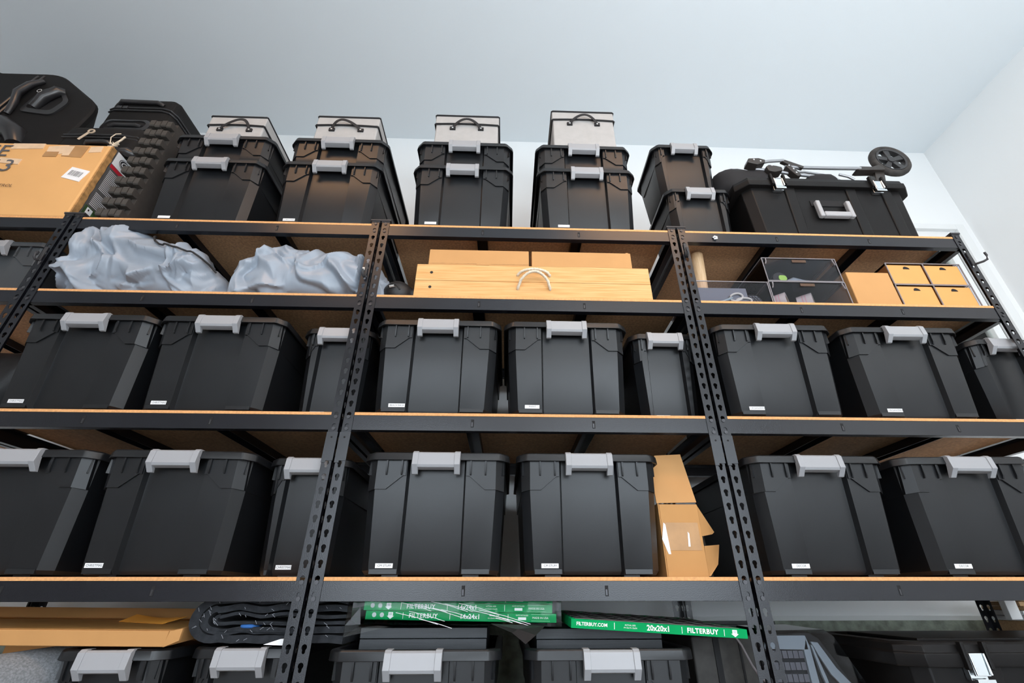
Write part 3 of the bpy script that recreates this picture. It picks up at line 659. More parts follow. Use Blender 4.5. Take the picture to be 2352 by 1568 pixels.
for k in range(16):
    a = k * math.pi / 8; a2 = a + math.pi / 8
    tg.tube([(-0.050 + 0.013 * math.cos(a), -0.03, 0.112 + 0.011 * math.sin(a)), (-0.050 + 0.013 * math.cos(a2), -0.03, 0.112 + 0.011 * math.sin(a2))], 0.0035, 6)
tag(tg.build('luggage_tag', M_carpet_e, None, 0, loc=(-1.34, 0.055, BZ)), 'beige loop luggage tag hanging on the small suitcase', 'luggage tag')
stg = MB(); base = Vector((-1.262, 0.028, 2.262))
for k in range(9):
    a = -2.4 + k * 0.55; stg.tube([base, base + Vector((0.018 * math.cos(a), -0.006, 0.014 * math.sin(a))), base + Vector((0.030 * math.cos(a + 0.3), -0.004, 0.020 * math.sin(a + 0.4)))], 0.0016, 6)
stg.tube([(-1.268, 0.02, 2.262), (-1.275, 0.014, 2.30), (-1.266, 0.016, 2.325), (-1.262, 0.03, 2.345)], 0.002, 6)
stg.tube([(-1.262, 0.025, 2.262), (-1.245, 0.03, 2.30), (-1.235, 0.03, 2.325)], 0.004, 6)
tag(stg.build('string_knot', M_rope), 'frayed beige string knot at the corner of the worn box', 'string')
s2_ = thing('suitcase', 'black suitcase resting on the small suitcase, grab strap across its end', 'suitcase', (-1.36, 0.15, BZ + 0.20))
soft_box(MB(), -0.190, 0.135, 0, 0.42, 0, 0.345, 0.045, 0.03).build('shell', M_case, s2_, smooth=50)
for z in (0.235, 0.255): MB().tube([(-0.19, 0.01, z), (-0.15, -0.004, z), (0.08, -0.005, z), (0.12, 0.0, z - 0.01), (0.138, 0.03, z - 0.015), (0.138, 0.3, z - 0.015)], 0.005, 8).build('zip', M_case_p, s2_)
MB().tube([(-0.15, 0.0, 0.285), (-0.13, -0.013, 0.292), (0.05, -0.013, 0.288), (0.075, 0.0, 0.280)], [0.010, 0.012, 0.012, 0.010], 8).build('grab_handle', M_case_p, s2_, smooth=60)
rr = MB(); q_ = rounded_poly([(-0.175, 0.085), (0.055, 0.085), (0.065, 0.14), (0.04, 0.165), (-0.16, 0.165)], 0.03); nn = len(q_)
qi = [(-0.055 + (x + 0.055) * 0.84, 0.125 + (z - 0.125) * 0.64) for x, z in q_]
rr.add([(x, -0.003, z) for x, z in q_] + [(x, -0.007, z) for x, z in qi] + [(x, 0.012, z) for x, z in qi] + [(x, 0.01, z) for x, z in q_], [(i, (i + 1) % nn, nn + (i + 1) % nn, nn + i) for i in range(nn)] + [(nn + i, nn + (i + 1) % nn, 2 * nn + (i + 1) % nn, 2 * nn + i) for i in range(nn)] + [(i, 3 * nn + i, 3 * nn + (i + 1) % nn, (i + 1) % nn) for i in range(nn)])
rr.build('handle_recess', M_case_p, s2_, smooth=40)
MB().prism(qi, 'y', -0.001, 0.001).build('recess_floor', M_slot, s2_)
MB().tube([(-0.13, -0.003, 0.11), (-0.1, -0.007, 0.118), (0.0, -0.007, 0.118), (0.03, -0.003, 0.11)], 0.010, 8).build('trolley_handle', M_case_p, s2_, smooth=60)
MB().box(-0.145, -0.120, -0.012, 0.002, 0.243, 0.262).box(-0.115, -0.09, -0.012, 0.002, 0.243, 0.262).build('zip_pull', M_case_p, s2_, 0.003)
bd = MB()
for k in range(9):
    for i in range(12): pass
ring_ = []
for k in range(12):
    t = k / 11; rr_ = 0.11 * math.sin(math.pi * min(max(t, 0.04), 0.96)) ** 0.6
    ring_.append([(-2.36 + rr_ * math.cos(a), 0.28 + rr_ * math.sin(a), 2.872 + 0.20 * t + 0.01 * noise.noise((a * 2, t * 5, 0))) for a in [j * math.pi / 8 for j in range(16)]])
bd.loft(ring_); bw = thing('wrapped_bundle', 'dark bundle in clear plastic behind the largest suitcase at the picture edge', 'bundle')
bd.build('bundle', M_bag, bw, smooth=60)
fm = MB(); fm.loft([[(x + (x + 2.36) * 0.14 + 0.012 * noise.noise((x * 25, y * 25, z * 25)), y + (y - 0.28) * 0.14, z + 0.012) for x, y, z in r] for r in ring_]); fm.build('plastic_film', M_film, bw, smooth=40)

# ------------------------------------------------------------------ black trunks
def trunk(name, label, x0, x1, yf, z0, h, dp, latches, handle, ribs, lid_h=0.055):
    o = thing(name, label, 'storage chest', ((x0 + x1) / 2, yf, z0)); hw = (x1 - x0) / 2
    b = MB(); pl = lambda k, f: [(-hw + k, f + 0.03), (-hw + k + 0.03, f), (hw - k - 0.03, f), (hw - k, f + 0.03), (hw - k, dp - f - 0.03), (hw - k - 0.03, dp - f), (-hw + k + 0.03, dp - f), (-hw + k, dp - f - 0.03)]
    b.loft([[(x, y, z) for x, y in pl(k, f)] for z, k, f in ((0.0, 0.030, 0.012), (0.012, 0.022, 0.006), (h - lid_h + 0.01, 0.010, 0.0))])
    for x in ribs:                                   # proud vertical bands with a crease on either side
        b.add([(x - 0.022, 0.001, 0.012), (x + 0.022, 0.001, 0.012), (x + 0.026, -0.007, h - lid_h), (x - 0.018, -0.007, h - lid_h), (x - 0.026, 0.013, 0.012), (x + 0.026, 0.013, 0.012), (x + 0.030, 0.006, h - lid_h), (x - 0.022, 0.006, h - lid_h)], [(0, 1, 2, 3), (0, 3, 7, 4), (1, 5, 6, 2), (0, 4, 5, 1)])
    b.build('body', M_trunk, o, 0.004, 3)
    l = MB(); f2 = -0.022
    def lp(e): 
        W = hw + 0.022 - e; D0 = f2 + e; D1 = dp + 0.02 - e; c = 0.045
        return [(-W, D0 + c), (-W + c, D0), (W - c, D0), (W, D0 + c), (W, D1 - c), (W - c, D1), (-W + c, D1), (-W, D1 - c)]
    l.loft([[(x, y, z) for x, y in lp(e)] for z, e in ((h - lid_h, 0.022), (h - lid_h, 0.002), (h - lid_h + 0.006, 0.0), (h - lid_h * 0.45, 0.0), (h - lid_h * 0.40, 0.004), (h - 0.006, 0.006), (h, 0.012), (h, 0.045), (h - 0.006, 0.055))])
    lo = l.build('lid', M_trunk, o, 0.003, 2)
    for x in latches:
        for xa in (x - 0.032, x + 0.024):
            MB().box(xa, xa + 0.010, f2 - 0.012, f2 + 0.003, h - lid_h - 0.004, h + 0.002).build('latch_guard', M_trunk, lo, 0.003)
        k = MB(); k.box(x - 0.021, x + 0.021, -0.016, -0.001, h - lid_h - 0.026, h - lid_h + 0.002); k.box(x - 0.019, x + 0.019, f2 - 0.008, f2 - 0.003, h - lid_h - 0.016, h - lid_h + 0.030)
        k.tube([(x - 0.018, f2 - 0.010, h - lid_h + 0.030), (x - 0.018, f2 - 0.012, h - lid_h - 0.014)], 0.0022, 8); k.tube([(x + 0.018, f2 - 0.010, h - lid_h + 0.030), (x + 0.018, f2 - 0.012, h - lid_h - 0.014)], 0.0022, 8)
        k.box(x - 0.022, x + 0.022, f2 - 0.012, f2 - 0.002, h - lid_h - 0.032, h - lid_h - 0.022)
        lk = k.build('latch', M_chrome, o, 0.002); lk['label'] = 'chrome draw latch'
    if handle:
        hx0, hx1, hz0, hz1 = handle
        g = MB().box(hx0 - 0.004, hx1 + 0.004, -0.0022, 0.004, hz1 - 0.012, hz1 + 0.022); g.build('handle_socket', M_slot, o, 0.002)
        k = MB()
        k.box(hx0, hx0 + 0.019, -0.026, -0.006, hz0, hz1); k.box(hx1 - 0.019, hx1, -0.026, -0.006, hz0, hz1); k.box(hx0 + 0.019, hx1 - 0.019, -0.028, -0.006, hz0, hz0 + 0.026)
        hh = k.build('handle', M_ltgrey, o, 0.005, 3); hh['label'] = 'light grey folding handle'
    return o
T1 = trunk('storage_chest', 'black storage chest on the top shelf with a grey folding handle and two latches', 1.500, 2.243, 0.012, Z1, 0.322, 0.46, (-0.220, 0.222), (-0.088, 0.062, 0.088, 0.178), (-0.168, 0.105, 0.262))
T2 = trunk('storage_chest', 'large black storage chest on the lowest shelf with a chrome latch', 1.498, 2.275, -0.045, Z5, 0.311, 0.42, (-0.245, 0.245), None, (-0.20, 0.20), 0.052)
MB().box(-0.30, 0.30, 0.07, 0.36, 0.306, 0.314).build('lid_panel', M_trunk, T2, 0.003)
# folded stroller on the trunk
sv = thing('folded_stroller', 'folded stroller with grey tubes and one spoked wheel lying on the chest', 'stroller', (0, 0, 0))
TT = Z1 + 0.322
wc = Vector((2.350, 0.10, 2.392)); Rw = 0.099
ty = MB(); N1, N2 = 36, 10; rings = []
for i in range(N1):
    a = 2 * math.pi * i / N1
    rings.append([(wc.x + (Rw - 0.015 + 0.015 * math.cos(b)) * math.cos(a), wc.y + 0.017 * math.sin(b), wc.z + (Rw - 0.015 + 0.015 * math.cos(b)) * math.sin(a)) for b in [2 * math.pi * j / N2 for j in range(N2)]])
rings.append(rings[0]); ty.loft(rings, False, False); ty.build('tyre', M_rubber, sv, smooth=60)
rm = MB()
for i in range(N1):
    a0, a1 = 2 * math.pi * i / N1, 2 * math.pi * (i + 1) / N1
    rm.loft([[(wc.x + r * math.cos(a), wc.y + y, wc.z + r * math.sin(a)) for r, y in ((0.066, -0.012), (0.074, -0.015), (0.074, 0.015), (0.066, 0.012))] for a in (a0, a1)], False, False)
rm.build('rim', M_spoke, sv, smooth=40)
MB().disc((wc.x, wc.z), 0.018, wc.y - 0.016, wc.y + 0.03, 16).build('hub', M_spoke, sv, 0.003)
for k in range(5):
    a = 2 * math.pi * k / 5 + 0.35; ca, sa = math.cos(a), math.sin(a)
    pl = [(wc.x + r * ca - t * sa, wc.z + r * sa + t * ca) for r, t in ((0.008, -0.009), (0.070, -0.016), (0.070, 0.016), (0.008, 0.009))]
    MB().prism(pl, 'y', wc.y - 0.010, wc.y + 0.010).build('spoke', M_spoke, sv, 0.002)
def stube(path, r=0.0075, m=M_tube): return MB().tube(path, r, 12).build('tube', m, sv, smooth=60)
stube([(1.80, 0.09, 2.318), (2.0, 0.09, 2.318), (2.17, 0.09, 2.322)], 0.0085)
stube([(1.64, 0.08, 2.318), (1.72, 0.082, 2.345), (1.80, 0.085, 2.358)], 0.0075)
stube([(1.65, 0.09, 2.298), (1.74, 0.09, 2.288), (1.82, 0.09, 2.272), (1.90, 0.09, 2.262)], 0.008)
stube([(1.84, 0.16, 2.365), (1.95, 0.16, 2.372), (2.06, 0.16, 2.350), (2.14, 0.16, 2.30)], 0.006)
stube([(2.06, 0.10, 2.288), (2.10, 0.10, 2.276), (2.125, 0.10, 2.255)], 0.006)
stube([(1.82, 0.20, 2.42), (1.95, 0.20, 2.40), (2.1, 0.20, 2.38)], 0.006)
def joint(pts, y0, y1): return MB().prism(pts, 'y', y0, y1).build('joint', M_joint, sv, 0.004, 2)
joint([(1.600, 2.305), (1.645, 2.292), (1.685, 2.306), (1.69, 2.325), (1.66, 2.336), (1.61, 2.332)], 0.055, 0.10)
joint([(1.690, 2.292), (1.695, 2.264), (1.725, 2.256), (1.765, 2.268), (1.765, 2.290), (1.74, 2.298), (1.705, 2.304)], 0.065, 0.11)
joint([(1.785, 2.300), (1.805, 2.308), (1.835, 2.268), (1.845, 2.238), (1.825, 2.232), (1.805, 2.262)], 0.065, 0.10)
joint([(2.145, 2.312), (2.165, 2.335), (2.23, 2.335), (2.29, 2.36), (2.29, 2.315), (2.16, 2.308)], 0.085, 0.125)
joint([(1.785, 2.352), (1.805, 2.362), (1.89, 2.318), (1.88, 2.306), (1.83, 2.322)], 0.08, 0.10)
joint([(2.215, 2.19), (2.27, 2.19), (2.275, 2.24), (2.30, 2.33), (2.25, 2.33)], 0.10, 0.14)
joint([(2.02, 2.25), (2.15, 2.235), (2.16, 2.25), (2.05, 2.266)], 0.12, 0.15)
rvm = MB()
for x, z, y in ((1.632, 2.320, 0.053), (1.662, 2.311, 0.053), (1.716, 2.296, 0.063), (1.800, 2.299, 0.063), (1.815, 2.276, 0.063), (1.822, 2.252, 0.063), (1.83, 2.345, 0.078), (2.16, 2.325, 0.083)): rvm.disc((x, z), 0.0042, y - 0.001, y + 0.004, 10)
stuff(rvm.build('rivets', M_eye, sv))
def lump(name, parent, m, c, r, amp=0.12, fr=6, seed=0, base=None, n=28, k=18, pw=0.7, cr=0.0):
    b = MB(); rings = []
    for i in range(k + 1):
        th = math.pi * i / k; rr = []
        for j in range(n):
            ph = 2 * math.pi * j / n
            f = lambda v: math.copysign(abs(v) ** pw, v)
            d = Vector((f(math.sin(th)) * f(math.cos(ph)), f(math.sin(th)) * f(math.sin(ph)), f(math.cos(th))))
            if i in (0, k): d = Vector((0, 0, d.z))
            q = Vector((c[0] + d.x * r[0], c[1] + d.y * r[1], c[2] + d.z * r[2]))
            e = amp * noise.noise(q * fr + Vector((seed, 0, 0))) + amp * 0.5 * abs(noise.noise(q * fr * 2.3 + Vector((seed, 5, 0))))
            if cr: dd = noise.voronoi(q * cr + Vector((seed, 1, 2)))[0]; e += amp * 0.9 * (dd[1] - dd[0])
            q = Vector((c[0] + d.x * r[0] * (1 + e), c[1] + d.y * r[1] * (1 + e), c[2] + d.z * r[2] * (1 + e)))
            if base is not None: q.z = max(q.z, base)
            rr.append(tuple(q))
        rings.append(rr)
    b.loft(rings); return b.build(name, m, parent, smooth=50)
lump('seat_fabric', sv, M_canvas, (1.62, 0.24, 2.24), (0.15, 0.16, 0.10), 0.16, 7, 3, TT - 0.008)
lump('seat_fabric', sv, M_canvas, (1.965, 0.16, 2.225), (0.09, 0.09, 0.05), 0.2, 12, 8, TT - 0.008)
lump('seat_fabric', sv, M_canvas, (1.80, 0.25, 2.21), (0.26, 0.13, 0.07), 0.2, 9, 5, TT - 0.008)

# ------------------------------------------------------------------ second shelf: sacks, boards, boxes, acrylic bins
def sack(label, prof, yc, ry, seed, cordpath=None):
    # prof: (x, top z) silhouette points; builds a slumped fabric bag, flat where it lies on the shelf
    o = thing('nylon_sack', label, 'sack', (0, 0, 0), 0, 'silver grey nylon sacks')
    rng = random.Random(int(seed * 10)); folds = []
    for i in range(64):
        x_ = rng.uniform(prof[0][0], prof[-1][0]); an = rng.choice((-0.55, -0.9, 0.5, 0.9, -0.3, -1.2, 0.15)) + rng.uniform(-0.25, 0.25)
        folds.append((x_ - 0.06, Z2 + rng.uniform(0.02, 0.42), math.cos(an), math.sin(an), rng.uniform(0.08, 0.26), rng.choice((1, 1, -0.8)) * rng.uniform(0.011, 0.030), rng.uniform(0.03, 0.075), rng.uniform(0.010, 0.022)))
    nx, na = 240, 150; rings = []; xs0, xs1 = prof[0][0], prof[-1][0]
    def top(x):
        for (a, za), (b_, zb_) in zip(prof, prof[1:]):
            if a <= x <= b_: t = (x - a) / (b_ - a); t = t * t * (3 - 2 * t) * 0.5 + t * 0.5; return za + (zb_ - za) * t
        return prof[-1][1]
    for i in range(nx):
        t = i / (nx - 1); x = xs0 + (xs1 - xs0) * t; e = min(1.0, math.sin(math.pi * min(max(t, 0.002), 0.998)) * 2.6) ** 0.5
        hz = max(top(x) - Z2, 0.012); rr = []
        for j in range(na):
            a = 2 * math.pi * j / na; ca, sa = math.cos(a), math.sin(a)
            y = yc + ry * e * math.copysign(abs(ca) ** 0.75, ca); z = Z2 + hz * (0.5 + 0.5 * math.copysign(abs(sa) ** 0.8, sa))
            p = Vector((x, y, z)); d = 0.0
            w1 = p + Vector((seed, 0, 0)) + 0.05 * Vector((noise.noise(p * 9), noise.noise(p * 9 + Vector((7, 0, 0))), noise.noise(p * 9 + Vector((0, 7, 0)))))
            d += 0.030 * noise.noise(w1 * 5.0) + 0.004 * noise.noise(w1 * 22)
            qx, qz = w1.x - seed, w1.z - (w1.y - yc) * 0.55
            for (ax, az, ux, uz, ln, amp, wa, wb) in folds:
                rx_, rz_ = qx - ax, qz - az; t_ = rx_ * ux + rz_ * uz
                if t_ < -0.02 or t_ > ln + 0.02: continue
                sd = -rx_ * uz + rz_ * ux + 0.018 * math.sin(t_ * 17 + ax * 40); ed_ = min(1.0, (t_ + 0.02) / 0.05, (ln + 0.02 - t_) / 0.05)
                if sd >= 0: f_ = max(0.0, 1 - sd / wa) ** 1.7
                else: f_ = max(0.0, 1 + sd / wb)
                d += amp * ed_ * f_ * (1.0 - 0.5 * max(0.0, sa))
            nrm = Vector((0, ca, sa)); q = p + nrm * d * e
            q.x += 0.02 * noise.noise(w1 * 8) * e; q.z = max(q.z, Z2 + 0.001); q.y = max(q.y, 0.034 if min(abs(q.x + 1.1832), abs(q.x + 0.0389), abs(q.x)) < 0.03 else -0.03); q.z = min(q.z, 1.775); q.x = max(q.x, -1.163); rr.append(tuple(q))
        rings.append(rr)
    sm = MB(); sm.loft(rings); sm.build('sack', M_sack, o, smooth=80)
    if cordpath:
        dense = []
        for a, b_ in zip(cordpath, cordpath[1:]):
            for k in range(4): dense.append(Vector(a).lerp(Vector(b_), k / 4))
        flat = [p for r_ in rings for p in r_]; cordpath = []
        for c in dense:
            near = [p[1] for p in flat if (p[0] - c.x) ** 2 + (p[2] - c.z) ** 2 < 0.012 ** 2]
            cordpath.append((c.x, (min(near) if near else c.y) - 0.003, c.z))
        MB().tube(cordpath, 0.0035, 8).build('drawcord', M_cord, o, smooth=60)
    return o
sack('silver grey nylon sack next to the charcoal bin, black cord across it', [(-1.212, 1.52), (-1.205, 1.61), (-1.19, 1.70), (-1.12, 1.775), (-1.02, 1.795), (-0.90, 1.785), (-0.78, 1.725), (-0.66, 1.655), (-0.585, 1.56)], 0.20, 0.185, 1.7,
     [(-0.90, 0.05, 1.765), (-0.87, 0.03, 1.735), (-0.845, 0.012, 1.70), (-0.81, 0.004, 1.672), (-0.75, 0.0, 1.655), (-0.69, 0.0, 1.645), (-0.645, 0.004, 1.625), (-0.62, 0.01, 1.60)])
sack('silver grey nylon sack beside the black drawstring pouch', [(-0.60, 1.53), (-0.58, 1.62), (-0.53, 1.675), (-0.42, 1.715), (-0.29, 1.720), (-0.16, 1.705), (-0.08, 1.675), (0.0, 1.648), (0.045, 1.59), (0.07, 1.53)], 0.20, 0.19, 9.2)
pb = thing('drawstring_pouch', 'small black drawstring pouch beside the pine boards', 'pouch', (0, 0, 0))
rings = []
for i in range(20):
    t = i / 19; x = 0.012 + 0.122 * t; rad = 0.012 + 0.040 * math.sin(math.pi * min(t * 1.0 + 0.0, 0.93)) ** 0.7
    rings.append([(x, 0.075 + 1.1 * rad * math.cos(a), max(Z2 + 0.047 + rad * (1 + 0.14 * math.sin(9 * a) * (1 - t)) * math.sin(a), Z2 + 0.001)) for a in [j * math.pi / 20 for j in range(40)]])
MB().loft(rings).build('pouch', M_bag, pb, smooth=60)
MB().tube([(0.045, 0.022, 1.53), (0.055, 0.02, 1.545), (0.075, 0.018, 1.535), (0.09, 0.02, 1.515)], 0.003, 6).build('drawstring', M_bag, pb)
MB().tube([(0.052, 0.016, 1.525), (0.070, 0.014, 1.528)], 0.006, 8).build('cord_lock', M_chrome, pb)
lump('dark_bundle', None, M_bag, (-0.74, 0.42, 1.58), (0.16, 0.12, 0.135), 0.10, 6, 2, Z2 + 0.001)
tag(bpy.data.objects['dark_bundle'], 'dark rolled bundle behind the silver grey sack with the cord', 'bundle')
# game boards with rope handles
def game_board(z0, label, hx, hz, out, rise, screw):
    o = thing('game_board', label, 'game board', (0.585, 0.01, z0), 0, 'pine boards with rope handles'); L = 0.441; H = 0.0745
    MB().box(-L, L, 0, 0.018, 0.0, H).build('front_plank', M_wood, o, 0.0015)
    MB().box(-L, L, 0.542, 0.56, 0.0, H).build('rear_plank', M_wood, o, 0.0015)
    for sx in (-1, 1):
        x0, x1 = sorted((sx * L, sx * (L - 0.018))); MB().box(x0, x1, 0.018, 0.542, 0.0, H).build('side_plank', M_wood, o, 0.0015)
    MB().box(-L + 0.018, L - 0.018, 0.018, 0.542, 0.0, 0.010).build('deck', M_wood_e, o, 0)
    r = MB(); path = [(-0.060, 0.012, hz), (-0.060, -0.004, hz)]
    for k in range(1, 12):
        t = k / 12; a = math.sin(math.pi * t) ** 0.55; path.append((-0.060 + 0.120 * t, -0.004 - out * a, hz + rise * a))
    path += [(0.060, -0.004, hz), (0.060, 0.012, hz)]
    # twisted rope: a tube with a spiral ripple
    pv = [Vector(p) for p in path]; fine = []
    for a, b_ in zip(pv, pv[1:]):
        for s_ in range(5): fine.append(a.lerp(b_, s_ / 5))
    fine.append(pv[-1]); rings = []; up = Vector((0.1, 0.2, 0.97))
    for i, p in enumerate(fine):
        t = (fine[min(i + 1, len(fine) - 1)] - fine[max(i - 1, 0)]).normalized(); a = t.cross(up).normalized(); b_ = t.cross(a)
        rings.append([tuple(p + (a * math.cos(u) + b_ * math.sin(u)) * 0.0052 * (1 + 0.13 * math.sin(3 * u + i * 1.3))) for u in [2 * math.pi * q / 12 for q in range(12)]])
    r.loft(rings); r.build('rope_handle', M_rope, o, smooth=60)
    MB().disc((-0.384, screw), 0.0058, -0.0008, 0.01, 16).disc((-0.384, screw), 0.0022, -0.0012, 0.005, 6).build('screw', M_screw, o)
    return o
game_board(Z2, 'lower of the two pine boards, wide rope loop hanging out', 0, 0.042, 0.040, 0.050, 0.045)
game_board(Z2 + 0.0755, 'upper of the two pine boards, under the slim cardboard boxes', 0, 0.029, 0.022, 0.012, 0.036)
for x0, x1, lab, notch in ((0.184, 0.567, 'slim flat cardboard box with a notched bottom edge on the pine boards', True), (0.578, 0.966, 'slim flat cardboard box with a plain front on the pine boards', False)):
    o = thing('cardboard_box', lab, 'cardboard box', ((x0 + x1) / 2, 0.012, Z2 + 0.151), 0, 'slim cardboard boxes on the pine boards'); hw = (x1 - x0) / 2
    MB().box(-hw, hw, 0, 0.36, 0, 0.074).build('shell', M_card_l, o, 0.0025)
    if notch: MB().prism([(-0.01, 0.0006), (0.04, 0.0006), (0.038, 0.006), (0.025, 0.006), (0.016, 0.011), (0.006, 0.006), (-0.008, 0.006)], 'y', -0.0012, 0.002).build('tuck_flap', M_card_l, o, 0.0006, 1); MB().box(-hw + 0.002, hw - 0.002, -0.0006, 0.001, 0.0055, 0.0068).build('seam', M_card_d, o)
    else: MB().box(hw - 0.018, hw - 0.008, 0.002, 0.012, 0.074, 0.077).build('tab', M_card_l, o)
# acrylic bins
def acrylic_bin(x0, x1, y0, y1, z0, z1, label, lid, slot=True):
    o = thing('acrylic_bin', label, 'clear bin', ((x0 + x1) / 2, y0, z0), 0, 'clear acrylic bins'); hw = (x1 - x0) / 2; D = y1 - y0; H = z1 - z0; t = 0.003
    MB().box(-hw, hw, 0, D, 0, t).box(-hw, hw, 0, t, t, H).box(-hw, hw, D - t, D, t, H).box(-hw, -hw + t, t, D - t, t, H).box(hw - t, hw, t, D - t, t, H).build('shell', M_acry, o, 0)
    e = MB(); q = 0.0022
    for a, b_ in (((-hw, 0, 0), (-hw, 0, H)), ((hw, 0, 0), (hw, 0, H)), ((-hw, 0, H), (hw, 0, H)), ((-hw, 0, H), (-hw, D, H)), ((hw, 0, H), (hw, D, H)), ((-hw, 0, 0.002), (hw, 0, 0.002)), ((-hw, D, 0), (-hw, D, H)), ((hw, D, 0), (hw, D, H)), ((-hw, D, H), (hw, D, H))): e.tube([a, b_], q, 6)
    e.build('rim', M_acry_e, o)
    if lid: MB().box(-hw, hw, 0, D, H - 0.004, H).build('lid', M_acry, o); 
    if slot: MB().box(-0.028, 0.028, -0.001, 0.002, H - 0.020, H - 0.008).build('finger_slot', M_slotb, o)
    if lid:
        for sx in (-1, 1):
            MB().tube([(sx * (hw - 0.014), -0.003, H - 0.006), (sx * (hw - 0.012), -0.004, H - 0.02), (sx * (hw - 0.008), -0.003, H - 0.032)], [0.0028, 0.002, 0.0025], 6).build('hinge', M_acry_e, o)
    return o
acrylic_bin(1.206, 1.484, 0.02, 0.30, Z2, 1.581, 'open clear bin holding scissors beside the double posts', False, False)
acrylic_bin(1.490, 1.790, 0.02, 0.32, Z2, 1.586, 'lower clear bin holding two tape rolls', True)
acrylic_bin(1.492, 1.788, 0.02, 0.32, 1.588, 1.701, 'upper clear bin holding the lime and grey tape dispenser', True)
tag(MB().tube([(1.268, 0.14, Z2 + 0.006), (1.278, 0.13, 1.62), (1.284, 0.12, 1.79)], 0.026, 24).build('rolling_pin', M_birch, smooth=40), 'pale wooden cylinder standing upright behind the double posts', 'wooden cylinder')
tag(MB().box(1.214, 1.40, 0.032, 0.036, Z2 + 0.004, 1.558).build('slate_sheet', M_slate), 'slate grey sheet standing in the open clear bin', 'sheet')
scs = thing('scissors', 'ivory handled scissors in the open clear bin', 'scissors')
for (c, rx_, rz_, ang) in (((1.352, 0.027, 1.513), 0.026, 0.016, 0.35), ((1.378, 0.027, 1.497), 0.030, 0.013, 0.1)):
    p = [(c[0] + rx_ * math.cos(a) * math.cos(ang) - rz_ * math.sin(a) * math.sin(ang), c[1], c[2] + rx_ * math.cos(a) * math.sin(ang) + rz_ * math.sin(a) * math.cos(ang)) for a in [k * math.pi / 10 for k in range(21)]]
    MB().tube(p, 0.0042, 8).build('grip', M_ivory, scs, smooth=60)
MB().tube([(1.335, 0.027, 1.508), (1.30, 0.027, 1.495), (1.275, 0.027, 1.488)], [0.006, 0.005, 0.003], 8).build('blade', M_bluegrey, scs, smooth=60)
dsk = thing('tread_disc', 'dark disc with a grey zigzag pattern in the open clear bin', 'disc')
MB().disc((1.425, 1.500), 0.040, 0.045, 0.065, 28).build('disc', M_bag, dsk, 0.003)
zz = MB()
for r_ in range(-3, 4):
    for c_ in range(-3, 4):
        x, z = 1.425 + c_ * 0.011 + (r_ % 2) * 0.005, 1.500 + r_ * 0.010
        if (x - 1.425) ** 2 + (z - 1.5) ** 2 < 0.034 ** 2:
            zz.box(x - 0.004, x + 0.003, 0.0435, 0.046, z - 0.0012, z + 0.0012); zz.box(x + 0.0006, x + 0.003, 0.0435, 0.046, z - 0.0055, z - 0.001)
stuff(zz.build('tread_pattern', M_slate, dsk))
tg_ = thing('tape_dispenser', 'lime green and grey tape dispenser inside the upper clear bin', 'tape dispenser')
MB().disc((1.562, 1.622), 0.029, 0.045, 0.075, 24).build('body', M_bag, tg_, 0.004)
MB().prism(rounded_poly([(1.552, 1.612), (1.570, 1.605), (1.586, 1.612), (1.584, 1.632), (1.556, 1.634)], 0.009), 'y', 0.0415, 0.046).build('window', M_lime, tg_)
MB().tube([(1.592, 0.06, 1.614), (1.62, 0.06, 1.623), (1.66, 0.06, 1.612), (1.74, 0.06, 1.606)], [0.007, 0.012, 0.011, 0.010], 12).build('handle', M_bluegrey, tg_, smooth=60)
for x, lab in ((1.558, 'cream tape roll nearer the scissors in the lower clear bin'), (1.662, 'cream tape roll nearer the plain carton in the lower clear bin')):
    o = thing('tape_roll', lab, 'tape roll', (x, 0.085, Z2 + 0.003), 0, 'cream tape rolls')
    n = 36; R0 = 0.042; o.rotation_euler = (0, 0, math.radians(48)); cz_ = R0
    def band(R, y0, y1): return [[(R_ * math.cos(a), y, cz_ + R_ * math.sin(a)) for a in [2 * math.pi * k / n for k in range(n)]] for R_, y in R]
    MB().loft(band(((0.030, -0.026), (R0, -0.026), (R0, 0.026), (0.030, 0.026)), 0, 0), False, False).build('tape', M_taperoll, o, smooth=40)
    for y in (-0.006, 0.004): MB().loft(band(((R0 + 0.0003, y), (R0 + 0.0003, y + 0.004)), 0, 0), False, False).build('stripe', M_pinkline, o, smooth=40)
    MB().loft(band(((0.027, -0.025), (0.030, -0.025), (0.030, 0.025), (0.027, 0.025), (0.027, -0.025)), 0, 0), False, False).build('core', M_core, o, smooth=40)
cb = thing('cardboard_box', 'plain kraft carton between the clear bins and the clear drawers', 'cardboard box', (1.902, 0.022, Z2))
MB().box(-0.088, 0.084, 0, 0.24, 0, 0.163).build('shell', M_card_l, cb, 0.003); MB().box(-0.086, 0.082, 0.118, 0.122, 0.1625, 0.1645).build('seam', M_card, cb)
